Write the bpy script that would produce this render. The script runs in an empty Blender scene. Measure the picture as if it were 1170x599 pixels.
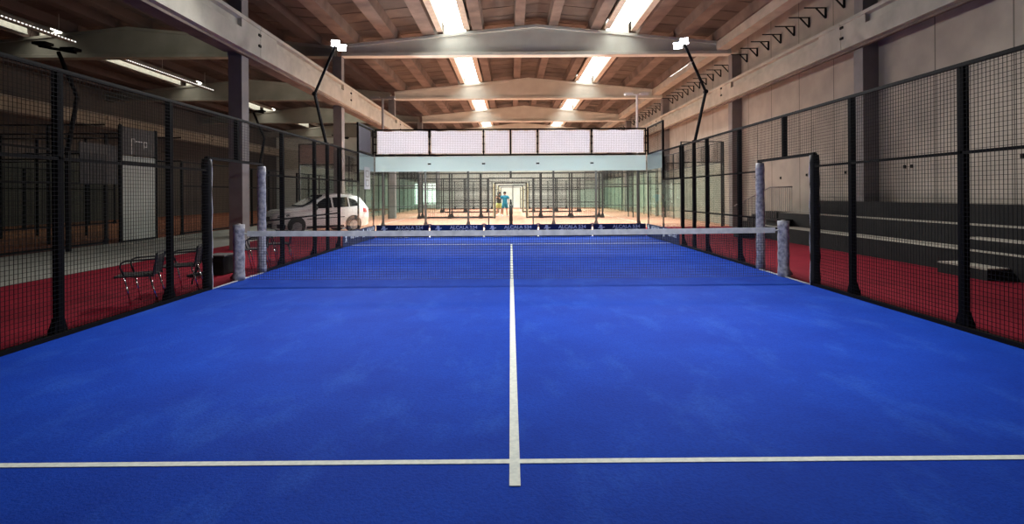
import bpy, bmesh, math, random
from mathutils import Vector, Matrix
random.seed(7)
C = bpy.context.scene.collection
PI = math.pi
# ------------------------------------------------------------------ materials
MAT = {}
def principled(name, col, rough=0.6, metal=0.0, noise=None, bump=None, spec=0.5, emit=None, sheen=0.0):
    """noise=(scale, second colour, detail); bump=(scale, strength)"""
    m = bpy.data.materials.new(name); m.use_nodes = True
    nt = m.node_tree; N = nt.nodes; L = nt.links
    b = N['Principled BSDF']
    b.inputs['Base Color'].default_value = (*col, 1)
    b.inputs['Roughness'].default_value = rough
    b.inputs['Metallic'].default_value = metal
    b.inputs['Specular IOR Level'].default_value = spec
    tc = N.new('ShaderNodeTexCoord')
    if noise:
        n = N.new('ShaderNodeTexNoise'); n.inputs['Scale'].default_value = noise[0]
        n.inputs['Detail'].default_value = noise[2] if len(noise) > 2 else 5
        r = N.new('ShaderNodeValToRGB')
        r.color_ramp.elements[0].position = 0.35; r.color_ramp.elements[1].position = 0.68
        r.color_ramp.elements[0].color = (*col, 1); r.color_ramp.elements[1].color = (*noise[1], 1)
        L.new(tc.outputs['Object'], n.inputs['Vector']); L.new(n.outputs['Fac'], r.inputs['Fac'])
        L.new(r.outputs['Color'], b.inputs['Base Color'])
    if bump:
        n2 = N.new('ShaderNodeTexNoise'); n2.inputs['Scale'].default_value = bump[0]; n2.inputs['Detail'].default_value = 3
        bp = N.new('ShaderNodeBump'); bp.inputs['Strength'].default_value = bump[1]; bp.inputs['Distance'].default_value = 0.02
        L.new(tc.outputs['Object'], n2.inputs['Vector']); L.new(n2.outputs['Fac'], bp.inputs['Height'])
        L.new(bp.outputs['Normal'], b.inputs['Normal'])
    if emit:
        b.inputs['Emission Color'].default_value = (*emit[0], 1); b.inputs['Emission Strength'].default_value = emit[1]
    MAT[name] = m
    return m
def emission(name, col, s):
    m = bpy.data.materials.new(name); m.use_nodes = True
    nt = m.node_tree; nt.nodes.clear()
    o = nt.nodes.new('ShaderNodeOutputMaterial'); e = nt.nodes.new('ShaderNodeEmission')
    e.inputs['Color'].default_value = (*col, 1); e.inputs['Strength'].default_value = s
    nt.links.new(e.outputs[0], o.inputs[0]); MAT[name] = m; return m
def glass(name, tint, refl=0.06):
    m = bpy.data.materials.new(name); m.use_nodes = True
    nt = m.node_tree; nt.nodes.clear(); N = nt.nodes; L = nt.links
    o = N.new('ShaderNodeOutputMaterial'); t = N.new('ShaderNodeBsdfTransparent'); g = N.new('ShaderNodeBsdfGlossy')
    t.inputs['Color'].default_value = (*tint, 1); g.inputs['Roughness'].default_value = 0.02
    f = N.new('ShaderNodeFresnel'); gm = N.new('ShaderNodeNewGeometry')
    e1 = N.new('ShaderNodeMath'); e1.operation = 'MULTIPLY_ADD'; e1.inputs[1].default_value = -2.0; e1.inputs[2].default_value = 1.0
    e2 = N.new('ShaderNodeMath'); e2.operation = 'POWER'; e2.inputs[0].default_value = 1.16      # same reflectance on both faces of the pane
    L.new(gm.outputs['Backfacing'], e1.inputs[0]); L.new(e1.outputs[0], e2.inputs[1]); L.new(e2.outputs[0], f.inputs['IOR'])
    mx = N.new('ShaderNodeMixShader')
    L.new(f.outputs[0], mx.inputs[0]); L.new(t.outputs[0], mx.inputs[1]); L.new(g.outputs[0], mx.inputs[2])
    L.new(mx.outputs[0], o.inputs[0]); MAT[name] = m; return m
def cloth(name, col, trans=0.5, see=0.0):
    m = bpy.data.materials.new(name); m.use_nodes = True
    nt = m.node_tree; nt.nodes.clear(); N = nt.nodes; L = nt.links
    o = N.new('ShaderNodeOutputMaterial'); d = N.new('ShaderNodeBsdfDiffuse'); t = N.new('ShaderNodeBsdfTranslucent')
    d.inputs['Color'].default_value = (*col, 1); t.inputs['Color'].default_value = (*col, 1)
    mx = N.new('ShaderNodeMixShader'); mx.inputs[0].default_value = trans
    L.new(d.outputs[0], mx.inputs[1]); L.new(t.outputs[0], mx.inputs[2])
    if see > 0:
        tr = N.new('ShaderNodeBsdfTransparent'); m2 = N.new('ShaderNodeMixShader'); m2.inputs[0].default_value = see
        L.new(mx.outputs[0], m2.inputs[1]); L.new(tr.outputs[0], m2.inputs[2]); L.new(m2.outputs[0], o.inputs[0])
    else:
        L.new(mx.outputs[0], o.inputs[0])
    MAT[name] = m; return m

def turf_material(name, c1, c2, c3, big=0.5):
    """pile carpet: base mottling, fine fibres and pale scuffs of sand"""
    m = bpy.data.materials.new(name); m.use_nodes = True
    nt = m.node_tree; N = nt.nodes; L = nt.links; b = N['Principled BSDF']
    b.inputs['Roughness'].default_value = 0.8; b.inputs['Specular IOR Level'].default_value = 0.06
    b.inputs['Sheen Weight'].default_value = 0.0
    tc = N.new('ShaderNodeTexCoord')
    def noise(scale, detail, stretch=None):
        n = N.new('ShaderNodeTexNoise'); n.inputs['Scale'].default_value = scale; n.inputs['Detail'].default_value = detail
        n.inputs['Roughness'].default_value = 0.65
        if stretch:
            mp = N.new('ShaderNodeMapping'); mp.inputs['Scale'].default_value = stretch
            L.new(tc.outputs['Object'], mp.inputs[0]); L.new(mp.outputs[0], n.inputs['Vector'])
        else: L.new(tc.outputs['Object'], n.inputs['Vector'])
        return n
    def mixc(fac, a, bcol):
        x = N.new('ShaderNodeMix'); x.data_type = 'RGBA'
        L.new(fac, x.inputs['Factor'])
        for i, v in ((6, a), (7, bcol)):
            if isinstance(v, tuple): x.inputs[i].default_value = (*v, 1)
            else: L.new(v, x.inputs[i])
        return x.outputs[2]
    def ramp(src, a, c, v=1.0):
        r = N.new('ShaderNodeMapRange'); r.inputs[1].default_value = a; r.inputs[2].default_value = c; r.inputs[4].default_value = v
        L.new(src, r.inputs[0]); return r.outputs[0]
    n1 = noise(1.1, 8); n2 = noise(55, 3); n3 = noise(2.3, 10, (1, 0.45, 1))
    c = mixc(ramp(n1.outputs['Fac'], 0.35, 0.7), c1, c2)
    c = mixc(ramp(n3.outputs['Fac'], 0.52, 0.82, big), c, c3)
    dk = tuple(v * 0.55 for v in c1)
    c = mixc(ramp(n2.outputs['Fac'], 0.42, 0.75, 0.55), c, dk)
    L.new(c, b.inputs['Base Color'])
    bp = N.new('ShaderNodeBump'); bp.inputs['Strength'].default_value = 0.5; bp.inputs['Distance'].default_value = 0.01
    L.new(n2.outputs['Fac'], bp.inputs['Height']); L.new(bp.outputs[0], b.inputs['Normal'])
    MAT[name] = m; return m

def panel_wall(name, c1, c2, pitch, axis):
    """precast concrete with vertical joints every `pitch` metres"""
    m = principled(name, c1, 0.85, noise=(1.3, c2, 8))
    nt = m.node_tree; N = nt.nodes; L = nt.links; b = N['Principled BSDF']
    tc = N.new('ShaderNodeTexCoord'); sp = N.new('ShaderNodeSeparateXYZ'); L.new(tc.outputs['Object'], sp.inputs[0])
    dv = N.new('ShaderNodeMath'); dv.operation = 'DIVIDE'; dv.inputs[1].default_value = pitch; L.new(sp.outputs[axis], dv.inputs[0])
    fr = N.new('ShaderNodeMath'); fr.operation = 'FRACT'; L.new(dv.outputs[0], fr.inputs[0])
    lt = N.new('ShaderNodeMath'); lt.operation = 'LESS_THAN'; lt.inputs[1].default_value = 0.018; L.new(fr.outputs[0], lt.inputs[0])
    old = b.inputs['Base Color'].links[0].from_socket
    x = N.new('ShaderNodeMix'); x.data_type = 'RGBA'; L.new(lt.outputs[0], x.inputs['Factor']); L.new(old, x.inputs[6])
    x.inputs[7].default_value = (*[v * 0.35 for v in c1], 1); L.new(x.outputs[2], b.inputs['Base Color'])
    return m

turf_material('blue_turf', (0.003, 0.036, 0.33), (0.005, 0.052, 0.42), (0.035, 0.13, 0.56), 0.5)
turf_material('red_carpet', (0.19, 0.009, 0.022), (0.25, 0.013, 0.028), (0.27, 0.03, 0.045), 0.2)
turf_material('salmon_turf', (0.56, 0.27, 0.185), (0.64, 0.33, 0.23), (0.68, 0.45, 0.36), 0.4)
turf_material('brown_turf', (0.28, 0.10, 0.055), (0.34, 0.13, 0.07), (0.36, 0.17, 0.10), 0.4)
principled('line_white', (0.70, 0.74, 0.66), 0.8, noise=(30, (0.55, 0.60, 0.55)))
principled('grey_floor', (0.25, 0.25, 0.215), 0.8, noise=(0.9, (0.31, 0.31, 0.27), 8))
principled('black_steel', (0.005, 0.005, 0.006), 0.55, 0.0, noise=(14, (0.007, 0.0065, 0.007)), spec=0.06)
principled('wire_black', (0.005, 0.005, 0.005), 0.7, spec=0.15)
principled('far_steel', (0.02, 0.02, 0.022), 0.45, noise=(10, (0.03, 0.03, 0.03)))
principled('galvanised', (0.45, 0.46, 0.48), 0.35, 0.8, noise=(20, (0.6, 0.6, 0.62)))
principled('chrome', (0.8, 0.8, 0.82), 0.15, 1.0, noise=(20, (0.7, 0.7, 0.72)))
principled('concrete', (0.50, 0.485, 0.405), 0.85, noise=(1.6, (0.37, 0.355, 0.295), 8), bump=(25, 0.15))
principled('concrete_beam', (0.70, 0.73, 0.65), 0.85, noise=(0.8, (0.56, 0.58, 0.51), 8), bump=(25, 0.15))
principled('column_grey', (0.24, 0.225, 0.22), 0.85, noise=(2, (0.19, 0.175, 0.17), 8))
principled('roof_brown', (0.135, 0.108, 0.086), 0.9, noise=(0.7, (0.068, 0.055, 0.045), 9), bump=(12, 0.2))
principled('roof_shaded', (0.085, 0.055, 0.045), 0.9, noise=(0.7, (0.055, 0.037, 0.032), 9), bump=(12, 0.2))  # darker copy of the roof browns; left hall's dimness put into the colour
principled('beam_shaded', (0.24, 0.225, 0.19), 0.85, noise=(0.8, (0.17, 0.16, 0.13), 8))  # shaded copy of the beam concrete, low light of the left hall painted in
principled('rib_brown', (0.20, 0.158, 0.128), 0.9, noise=(1.1, (0.105, 0.083, 0.068), 9), bump=(12, 0.2))
panel_wall('wall_panels', (0.40, 0.355, 0.295), (0.31, 0.28, 0.235), 2.15, 1)
principled('wall_brown', (0.085, 0.066, 0.05), 0.85, noise=(0.7, (0.065, 0.05, 0.04), 8))  # brown wall colour, deepened to stand in for the left hall's lack of light
principled('wall_light', (0.66, 0.68, 0.62), 0.85, noise=(0.8, (0.56, 0.58, 0.53), 8))
principled('pad_marble', (0.46, 0.47, 0.51), 0.55, noise=(14, (0.15, 0.16, 0.20), 10))
principled('pad_black', (0.008, 0.008, 0.008), 0.7, noise=(12, (0.012, 0.012, 0.013)), spec=0.15)
principled('pad_cream', (0.62, 0.58, 0.40), 0.6, noise=(9, (0.5, 0.46, 0.3)))
principled('net_band', (0.60, 0.63, 0.62), 0.7, noise=(7, (0.42, 0.45, 0.46), 6))
principled('net_cord', (0.008, 0.010, 0.03), 0.8)
principled('white_trim', (0.80, 0.80, 0.82), 0.6, noise=(12, (0.7, 0.7, 0.72)))
principled('bench_dark', (0.010, 0.010, 0.010), 0.75, noise=(5, (0.015, 0.014, 0.014)), spec=0.15)
principled('tread_grey', (0.36, 0.34, 0.28), 0.8, noise=(4, (0.38, 0.35, 0.3)))
principled('banner_blue', (0.008, 0.045, 0.17), 0.5, noise=(2, (0.010, 0.030, 0.13)))
principled('banner_navy', (0.008, 0.020, 0.085), 0.5, noise=(2, (0.010, 0.016, 0.07)))
principled('print_white', (0.85, 0.92, 0.97), 0.5, noise=(8, (0.78, 0.86, 0.93)))
principled('frame_grey', (0.32, 0.32, 0.28), 0.6, noise=(4, (0.4, 0.4, 0.35)))
principled('frame_cream', (0.62, 0.57, 0.45), 0.6, noise=(4, (0.5, 0.45, 0.36)))
principled('chair_black', (0.008, 0.008, 0.009), 0.45, noise=(20, (0.014, 0.014, 0.015)))
principled('car_white', (0.78, 0.78, 0.78), 0.25, noise=(1, (0.75, 0.75, 0.76)))
principled('car_black', (0.012, 0.012, 0.013), 0.45, noise=(8, (0.02, 0.02, 0.02)))
principled('car_glass', (0.010, 0.011, 0.012), 0.15, noise=(1, (0.015, 0.016, 0.018)), spec=0.12)
principled('headlight', (0.25, 0.27, 0.3), 0.1, noise=(30, (0.5, 0.52, 0.55)))
principled('tyre', (0.015, 0.015, 0.016), 0.8, noise=(10, (0.02, 0.02, 0.02)))
principled('alloy', (0.22, 0.22, 0.23), 0.35, 0.7, noise=(10, (0.3, 0.3, 0.3)))
principled('red_lens', (0.4, 0.01, 0.01), 0.3)
principled('board_white', (0.25, 0.27, 0.25), 0.5, noise=(1.2, (0.21, 0.23, 0.21)))
principled('board_black', (0.012, 0.011, 0.011), 0.7, noise=(6, (0.035, 0.03, 0.03)))
principled('board_print', (0.40, 0.38, 0.36), 0.5)
principled('sign_white', (0.75, 0.80, 0.78), 0.5, noise=(5, (0.7, 0.75, 0.73)))
principled('skin', (0.46, 0.27, 0.19), 0.6, noise=(10, (0.42, 0.24, 0.17)))
principled('hair_dark', (0.02, 0.014, 0.01), 0.7, noise=(40, (0.035, 0.025, 0.018)))
principled('shirt_white', (0.75, 0.80, 0.83), 0.8, noise=(10, (0.7, 0.75, 0.78)))
principled('cloth_teal', (0.03, 0.27, 0.42), 0.8, noise=(10, (0.04, 0.32, 0.48)))
principled('cloth_dark', (0.045, 0.05, 0.045), 0.8, noise=(10, (0.07, 0.075, 0.065)))
principled('cloth_lime', (0.55, 0.62, 0.18), 0.8, noise=(10, (0.6, 0.66, 0.25)))
glass('clear_glass', (0.93, 0.975, 0.96))
glass('far_glass', (0.94, 0.975, 0.96))
cloth('white_cloth', (0.82, 0.85, 0.95), 0.5)
cloth('frosted_vinyl', (0.80, 0.89, 0.90), 0.5, 0.06)
cloth('pink_cloth', (0.50, 0.40, 0.36), 0.5)
emission('skylight_pane', (1.0, 0.97, 0.93), 6.0)
emission('dim_pane', (1.0, 0.95, 0.85), 0.10)
emission('left_pane', (1.0, 0.97, 0.85), 4.5)
emission('dot_light', (1.0, 0.97, 0.9), 1.6)
emission('lamp_face', (0.93, 0.97, 1.0), 40.0)
emission('far_lamp_face', (1.0, 0.96, 0.88), 3.0)

# ------------------------------------------------------------------ mesh builder
def origin_of(o):
    v = Vector((0, 0, 0))
    while o is not None: v += o.location; o = o.parent
    return v
def tag(o, label=None, cat=None, group=None, kind=None):
    if label: o['label'] = label
    if cat: o['category'] = cat
    if group: o['group'] = group
    if kind: o['kind'] = kind
    return o
def thing(name, loc, label, cat, group=None, kind=None):
    o = bpy.data.objects.new(name, None); C.objects.link(o); o.location = loc; o.empty_display_size = 0.1
    return tag(o, label, cat, group, kind)
class MB:
    def __init__(s): s.v = []; s.f = []
    def add(s, vs, fs):
        n = len(s.v); s.v += [tuple(p) for p in vs]; s.f += [tuple(i + n for i in f) for f in fs]; return s
    def box(s, x0, x1, y0, y1, z0, z1):
        if x0 > x1: x0, x1 = x1, x0
        if y0 > y1: y0, y1 = y1, y0
        v = [(x, y, z) for z in (z0, z1) for y in (y0, y1) for x in (x0, x1)]
        return s.add(v, [(0, 2, 3, 1), (4, 5, 7, 6), (0, 1, 5, 4), (2, 6, 7, 3), (0, 4, 6, 2), (1, 3, 7, 5)])
    def bar(s, a, b, w, h=None, up=(0, 0, 1), caps=True):
        """rectangular bar from a to b, w wide across, h along `up`"""
        h = h or w; a = Vector(a); b = Vector(b); d = (b - a).normalized(); u = Vector(up)
        if abs(d.dot(u)) > 0.98: u = Vector((0, 1, 0)) if abs(d.y) < 0.9 else Vector((1, 0, 0))
        r = d.cross(u).normalized(); u = r.cross(d).normalized()
        v = [p + r * sx * w / 2 + u * sz * h / 2 for p in (a, b) for sx, sz in ((-1, -1), (1, -1), (1, 1), (-1, 1))]
        f = [(0, 1, 5, 4), (1, 2, 6, 5), (2, 3, 7, 6), (3, 0, 4, 7)]
        if caps: f += [(3, 2, 1, 0), (4, 5, 6, 7)]
        return s.add(v, f)
    def tube(s, pts, r, n=10, cap=True):
        P = [Vector(p) for p in pts]; rings = []
        rr = r if isinstance(r, (list, tuple)) else [r] * len(P)
        ref = None
        for i, p in enumerate(P):
            d = ((P[min(i + 1, len(P) - 1)] - P[max(i - 1, 0)])).normalized()
            if ref is None:
                ref = Vector((0, 0, 1)) if abs(d.z) < 0.9 else Vector((1, 0, 0))
            a = d.cross(ref).normalized(); b = a.cross(d).normalized(); ref = b
            rings.append([p + (a * math.cos(t) + b * math.sin(t)) * rr[i] for t in [2 * PI * k / n for k in range(n)]])
        vs = [q for R in rings for q in R]; fs = []
        for i in range(len(P) - 1):
            for k in range(n):
                fs.append((i * n + k, i * n + (k + 1) % n, (i + 1) * n + (k + 1) % n, (i + 1) * n + k))
        if cap: fs.append(tuple(range(n - 1, -1, -1))); fs.append(tuple((len(P) - 1) * n + k for k in range(n)))
        return s.add(vs, fs)
    def prism(s, poly, a, b, axis):
        """extrude a 2-D polygon (other two axes in order) between a and b along axis"""
        def P(p, t):
            if axis == 'x': return (t, p[0], p[1])
            if axis == 'y': return (p[0], t, p[1])
            return (p[0], p[1], t)
        n = len(poly); vs = [P(p, a) for p in poly] + [P(p, b) for p in poly]
        fs = [tuple(range(n)), tuple(range(2 * n - 1, n - 1, -1))] + [(i, i + n, (i + 1) % n + n, (i + 1) % n) for i in range(n)]
        return s.add(vs, fs)
    def grid_wires(s, p0, p1, z0, z1, pitch=0.05, w=0.004):
        """welded mesh sheet standing on the line p0-p1"""
        a = Vector((p0[0], p0[1], 0)); b = Vector((p1[0], p1[1], 0)); L = (b - a).length; d = (b - a) / L
        n = max(1, round(L / pitch)); nr = d.cross(Vector((0, 0, 1)))
        for i in range(n + 1):
            q = a + d * (L * i / n)
            s.bar((q.x, q.y, z0), (q.x, q.y, z1), w, w, up=(nr.x, nr.y, 0), caps=False)
        m = max(1, round((z1 - z0) / pitch))
        for j in range(m + 1):
            z = z0 + (z1 - z0) * j / m
            s.bar(a + nr * w + Vector((0, 0, z)), b + nr * w + Vector((0, 0, z)), w, w, caps=False)
        return s
    def build(s, name, mat, parent=None, smooth=False, bevel=0.0, label=None, **kw):
        me = bpy.data.meshes.new(name)
        vs = [Vector(p) for p in s.v]
        if parent is None:
            lo = [min(p[i] for p in vs) for i in range(3)]; hi = [max(p[i] for p in vs) for i in range(3)]
            org = Vector(((lo[0] + hi[0]) / 2, (lo[1] + hi[1]) / 2, lo[2]))
        else: org = origin_of(parent)
        me.from_pydata([tuple(p - org) for p in vs], [], s.f)
        bm = bmesh.new(); bm.from_mesh(me); bmesh.ops.recalc_face_normals(bm, faces=bm.faces); bm.to_mesh(me); bm.free()
        me.materials.append(MAT[mat])
        if smooth:
            for p in me.polygons: p.use_smooth = True
        o = bpy.data.objects.new(name, me); C.objects.link(o)
        if parent is None: o.location = org
        else: o.parent = parent
        if bevel:
            bv = o.modifiers.new('bevel', 'BEVEL'); bv.width = bevel; bv.segments = 2; bv.limit_method = 'ANGLE'
        if label: o['label'] = label
        return tag(o, None, kw.get('cat'), kw.get('group'), kw.get('kind'))
def copy_tree(o, parent=None):
    c = o.copy(); C.objects.link(c); c.parent = parent
    for ch in list(o.children): copy_tree(ch, c)
    return c
def text_mesh(txt, size, mat, parent, pos, rot, name='lettering', squash=1.0, ext=0.002):
    cu = bpy.data.curves.new('lettering', 'FONT'); cu.body = txt; cu.size = size; cu.extrude = ext
    cu.align_x = 'CENTER'; cu.offset = 0.004 * size / 0.2
    t = bpy.data.objects.new('lettering_curve', cu); C.objects.link(t)
    bpy.context.view_layer.update()
    dg = bpy.context.evaluated_depsgraph_get()
    me = bpy.data.meshes.new_from_object(t.evaluated_get(dg))
    bpy.data.objects.remove(t)
    me.transform(Matrix.Translation(Vector(pos) - origin_of(parent)) @ Matrix.Rotation(rot, 4, 'Z') @ Matrix.Rotation(PI / 2, 4, 'X') @ Matrix.Diagonal((squash, 1, 1, 1)))
    me.materials.clear(); me.materials.append(MAT[mat])
    o = bpy.data.objects.new(name, me); C.objects.link(o); o.parent = parent
    return o
ORD = ['nearest', 'second nearest', 'third nearest', 'fourth nearest', 'fifth nearest', 'sixth nearest']

# ------------------------------------------------------------------ camera (level lens, view shifted down)
F = 622.7
cam = bpy.data.objects.new('camera', bpy.data.cameras.new('camera')); C.objects.link(cam)
cam.data.sensor_width = 36; cam.data.lens = F / 1170 * 36
cam.data.shift_y = -(299.5 - 222.2) / 1170
cam.data.clip_start = 0.05; cam.data.clip_end = 300
cam.matrix_world = Matrix.Translation((-0.0133, -10.126, 1.565)) @ Matrix.Rotation(-0.0027, 4, 'Z') @ Matrix.Rotation(PI / 2, 4, 'X') @ Matrix.Rotation(-0.0067, 4, 'Z')
bpy.context.scene.camera = cam

# ------------------------------------------------------------------ setting: floor, walls, roofs
YN, YF = -12.5, 54.0          # hall runs from behind the camera to the far gable
XR, XL = 10.7, -27.5
ZT = 10.2
MB().box(XL, XR, YN, YF, -0.25, -0.02).build('floor', 'grey_floor', kind='structure')
MB().box(XR, XR + 0.25, YN, YF, -0.02, ZT).build('wall_right', 'wall_panels', kind='structure')
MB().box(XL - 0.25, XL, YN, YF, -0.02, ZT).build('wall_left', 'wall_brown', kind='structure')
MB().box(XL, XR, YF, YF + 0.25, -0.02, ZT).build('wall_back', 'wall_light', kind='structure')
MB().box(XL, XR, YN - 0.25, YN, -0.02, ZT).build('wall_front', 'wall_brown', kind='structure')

XC = -7.77                    # court-side face line of the middle columns
def hall_roof(cx, half, cols_desc, main):
    zp, sl = 9.41, 0.099
    def zb(x): return zp - sl * abs(x - cx)
    deck = zp + 0.38
    # openings for the skylights at |x-cx| in (3.2,4.4)
    ce = MB()
    for sgn in (-1, 1):
        for a, b in ((0, 3.2), (4.4, half)):
            poly = [(cx + sgn * a, zb(cx + sgn * a) + 0.40), (cx + sgn * b, zb(cx + sgn * b) + 0.40), (cx + sgn * b, zb(cx + sgn * b) + 0.55), (cx + sgn * a, zb(cx + sgn * a) + 0.55)]
            ce.prism(poly, YN, YF, 'y')
    c = ce.build('ceiling', 'roof_brown' if main else 'roof_shaded', kind='structure')
    # cross seams of the deck planks and the long ribs
    R = MB()
    for sgn in (-1, 1):
        for off in (0.78, 2.72, 4.95, 6.75, 8.55):
            if off > half - 0.3: continue
            x = cx + sgn * off; z = zb(x); w = 0.30 if off > 1 else 0.26
            if off > 4: w = 0.36
            for (ya, yb) in ((YN, 4.5), (4.5, 15.2), (15.2, 26.7), (26.7, 38.2), (38.2, YF)):
                m = MB(); m.prism([(x - w, z + 0.42), (x - w * 0.80, z + 0.02), (x + w * 0.80, z + 0.02), (x + w, z + 0.42)], ya + 0.01, yb - 0.01, 'y')
                m.build('roof_rib', 'rib_brown' if main else 'roof_shaded', c)
    sm = MB()
    y = YN + 0.6
    while y < YF:
        for sgn in (-1, 1):
            for a, b in ((0.0, 3.1), (4.5, half)):
                xa, xb = cx + sgn * a, cx + sgn * b
                sm.bar((xa, y, zb(xa) + 0.395), (xb, y, zb(xb) + 0.395), 0.05, 0.03)
        y += 1.15
    sm.build('plank_seam', 'roof_brown' if main else 'roof_shaded', c, kind='stuff')
    return zb
zb_main = hall_roof(1.235, 9.4, '', True)
CXL = -17.6
zb_left = hall_roof(CXL, 9.9, '', False)

# skylights
wn = 0
def skylight(x0, x1, cx, zbf, y0, y1, mat):
    global wn
    wn += 1
    z0, z1 = zbf(x0) + 0.42, zbf(x1) + 0.42
    t = thing('window_%d' % wn, ((x0 + x1) / 2, (y0 + y1) / 2, min(z0, z1)), None, None, kind='structure')
    MB().prism([(x0, z0 + 0.08), (x1, z1 + 0.08), (x1, z1 + 0.12), (x0, z0 + 0.12)], y0 - 0.34, y1 + 0.34, 'y').build('skylight_pane', mat, t)
    fm = 'frame_cream' if mat == 'skylight_pane' else 'frame_grey'
    for xx, zz in ((x0, z0), (x1, z1)):
        s = -1 if xx == x0 else 1
        f = MB(); f.box(xx, xx + s * 0.05, y0, y1, zz - 0.40, zz + 0.12)
        f.box(xx - s * 0.02, xx + s * 0.24, y0, y1, zz - 0.43, zz - 0.37)
        f.build('skylight_frame', fm, t)
BY = [5.67, 15.02, 26.5, 38.0, 49.5]      # roof beam lines
for a, b in zip([10.2] + BY[1:], BY[1:] + [YF]):
    for s in (-1, 1):
        xa, xb = sorted((1.235 + s * 3.3, 1.235 + s * 4.3))
        skylight(xa, xb, 1.235, zb_main, a + 0.35, b - 0.35, 'skylight_pane')
for a, b in zip([9.0] + BY[1:4], BY[1:5]):
    for s in (-1, 1):
        xa, xb = sorted((CXL + s * 3.3, CXL + s * 4.3))
        skylight(xa, xb, CXL, zb_left, a + 0.35, b - 0.35, 'left_pane' if s < 0 else 'dim_pane')

def roof_beam(cx, half, y, zbf, i, hall):
    t = thing('roof_beam', (cx, y, 8.0), '%s pale concrete roof beam with pitched top %s' % (['hidden frontmost', 'nearest', 'second nearest', 'third nearest', 'fourth nearest'][i], hall), 'beam', 'roof beams ' + hall)
    m = MB(); n = []
    for k in range(0, 13):
        x = cx - half + 2 * half * k / 12; n.append((x, zbf(x)))
    poly = [(cx - half, 8.0), (cx + half, 8.0)] + n[::-1]
    m.prism(poly, y - 0.15, y + 0.15, 'y'); m.build('beam_web', 'concrete_beam' if cx > 0 else 'beam_shaded', t)
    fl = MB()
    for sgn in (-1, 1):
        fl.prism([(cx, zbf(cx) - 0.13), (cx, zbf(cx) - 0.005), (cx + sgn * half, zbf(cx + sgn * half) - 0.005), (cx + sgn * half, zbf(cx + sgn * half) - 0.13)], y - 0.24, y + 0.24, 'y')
    fl.build('top_flange', 'concrete_beam' if cx > 0 else 'beam_shaded', t)
    b2 = MB(); b2.box(cx - half, cx + half, y - 0.24, y + 0.24, 7.985, 8.15); b2.build('bottom_flange', 'concrete_beam' if cx > 0 else 'beam_shaded', t, bevel=0.02)
for i, y in enumerate(BY):
    if i: roof_beam(1.235, 9.0, y + 0.2, zb_main, i, 'over the blue court')
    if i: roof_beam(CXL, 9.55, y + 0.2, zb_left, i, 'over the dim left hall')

# columns
for i, y in enumerate(BY):
    w = ORD[i]
    t = thing('concrete_column', (XC - 0.2, y + 0.215, 0), '%s grey concrete column left of the blue court, between the two halls' % w, 'column', 'columns of the hall')
    m = MB(); m.box(XC - 0.40, XC, y, y + 0.43, -0.02, 5.66); m.build('shaft', 'column_grey', t, bevel=0.015)
    m = MB(); m.box(XC - 0.42, XC - 0.0, y + 0.02, y + 0.41, 5.66, 7.985); m.build('upper_shaft', 'column_grey', t)
    t = thing('concrete_column', (10.47, y + 0.215, 0), '%s grey concrete column against the right wall' % w, 'column', 'columns of the hall')
    m = MB(); m.box(10.24, XR, y, y + 0.43, -0.02, 5.80); m.build('shaft', 'column_grey', t, bevel=0.015)
    m = MB(); m.box(10.26, XR, y + 0.02, y + 0.41, 5.80, 7.985); m.build('upper_shaft', 'column_grey', t)
# crane beams, one span between each pair of columns
def crane_beam(xf, sgn, z0, z1, ya, yb, label, back):
    """xf = court-side face, sgn = direction away from the hall"""
    t = thing('crane_beam', (xf + sgn * 0.3, (ya + yb) / 2, z0), label, 'beam', 'crane beams along the hall')
    zr = z1 - 0.34
    def sec(dx0):
        return [(xf, z0), (xf + sgn * back, z0), (xf + sgn * back, z1), (xf - sgn * 0.03, z1), (xf - sgn * 0.03, z1 - 0.10), (xf + sgn * dx0, z1 - 0.12), (xf + sgn * dx0, zr), (xf, zr - 0.02)]
    m = MB()
    m.prism(sec(0.0), ya + 0.012, ya + 1.15, 'y'); m.prism(sec(0.12), ya + 1.15, yb - 1.15, 'y'); m.prism(sec(0.0), yb - 1.15, yb - 0.012, 'y')
    m.build('beam_body', 'concrete', t)
    m = MB(); m.box(xf + sgn * (back - 0.10), xf + sgn * back, ya + 0.01, yb - 0.01, z0 - 0.07, z0 - 0.002); m.build('lower_lip', 'rib_brown', t)
    for yy in (yb - 0.10,):
        for zz in (0.30, 0.62):
            k = MB(); k.box(xf - sgn * 0.035, xf + sgn * 0.02, yy - 0.05, yy + 0.09, z0 + zz, z0 + zz + 0.07); k.build('joint_bolt', 'bench_dark', t)
cuts = [-6.0] + [y + 0.62 for y in BY] + [YF - 0.01]
dsc = ORD
for i, (a, b) in enumerate(zip(cuts, cuts[1:])):
    crane_beam(-7.5, -1, 5.72, 6.66, a, b, '%s span of the pale concrete crane beam on the left columns' % dsc[i], 0.26)
    crane_beam(9.97, 1, 5.84, 6.68, a, b, '%s span of the pale concrete crane beam along the right wall' % dsc[i], 0.26)
    crane_beam(XL + 0.9, -1, 6.2, 7.0, a, b, '%s span of the crane beam on the far wall of the dim left hall' % dsc[i], 0.6)
for i, (a, b) in enumerate(zip(cuts, cuts[1:])):
    # bearing shelf behind each crane beam (between columns)
    MB().box(XC - 0.45, XC - 0.001, a + 0.02, b - 0.7, 5.72, 5.98).build('beam_ledge', 'rib_brown', group='ledges behind the left crane beam', cat='ledge', label='%s dark ledge behind the left crane beam' % dsc[i])
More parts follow.
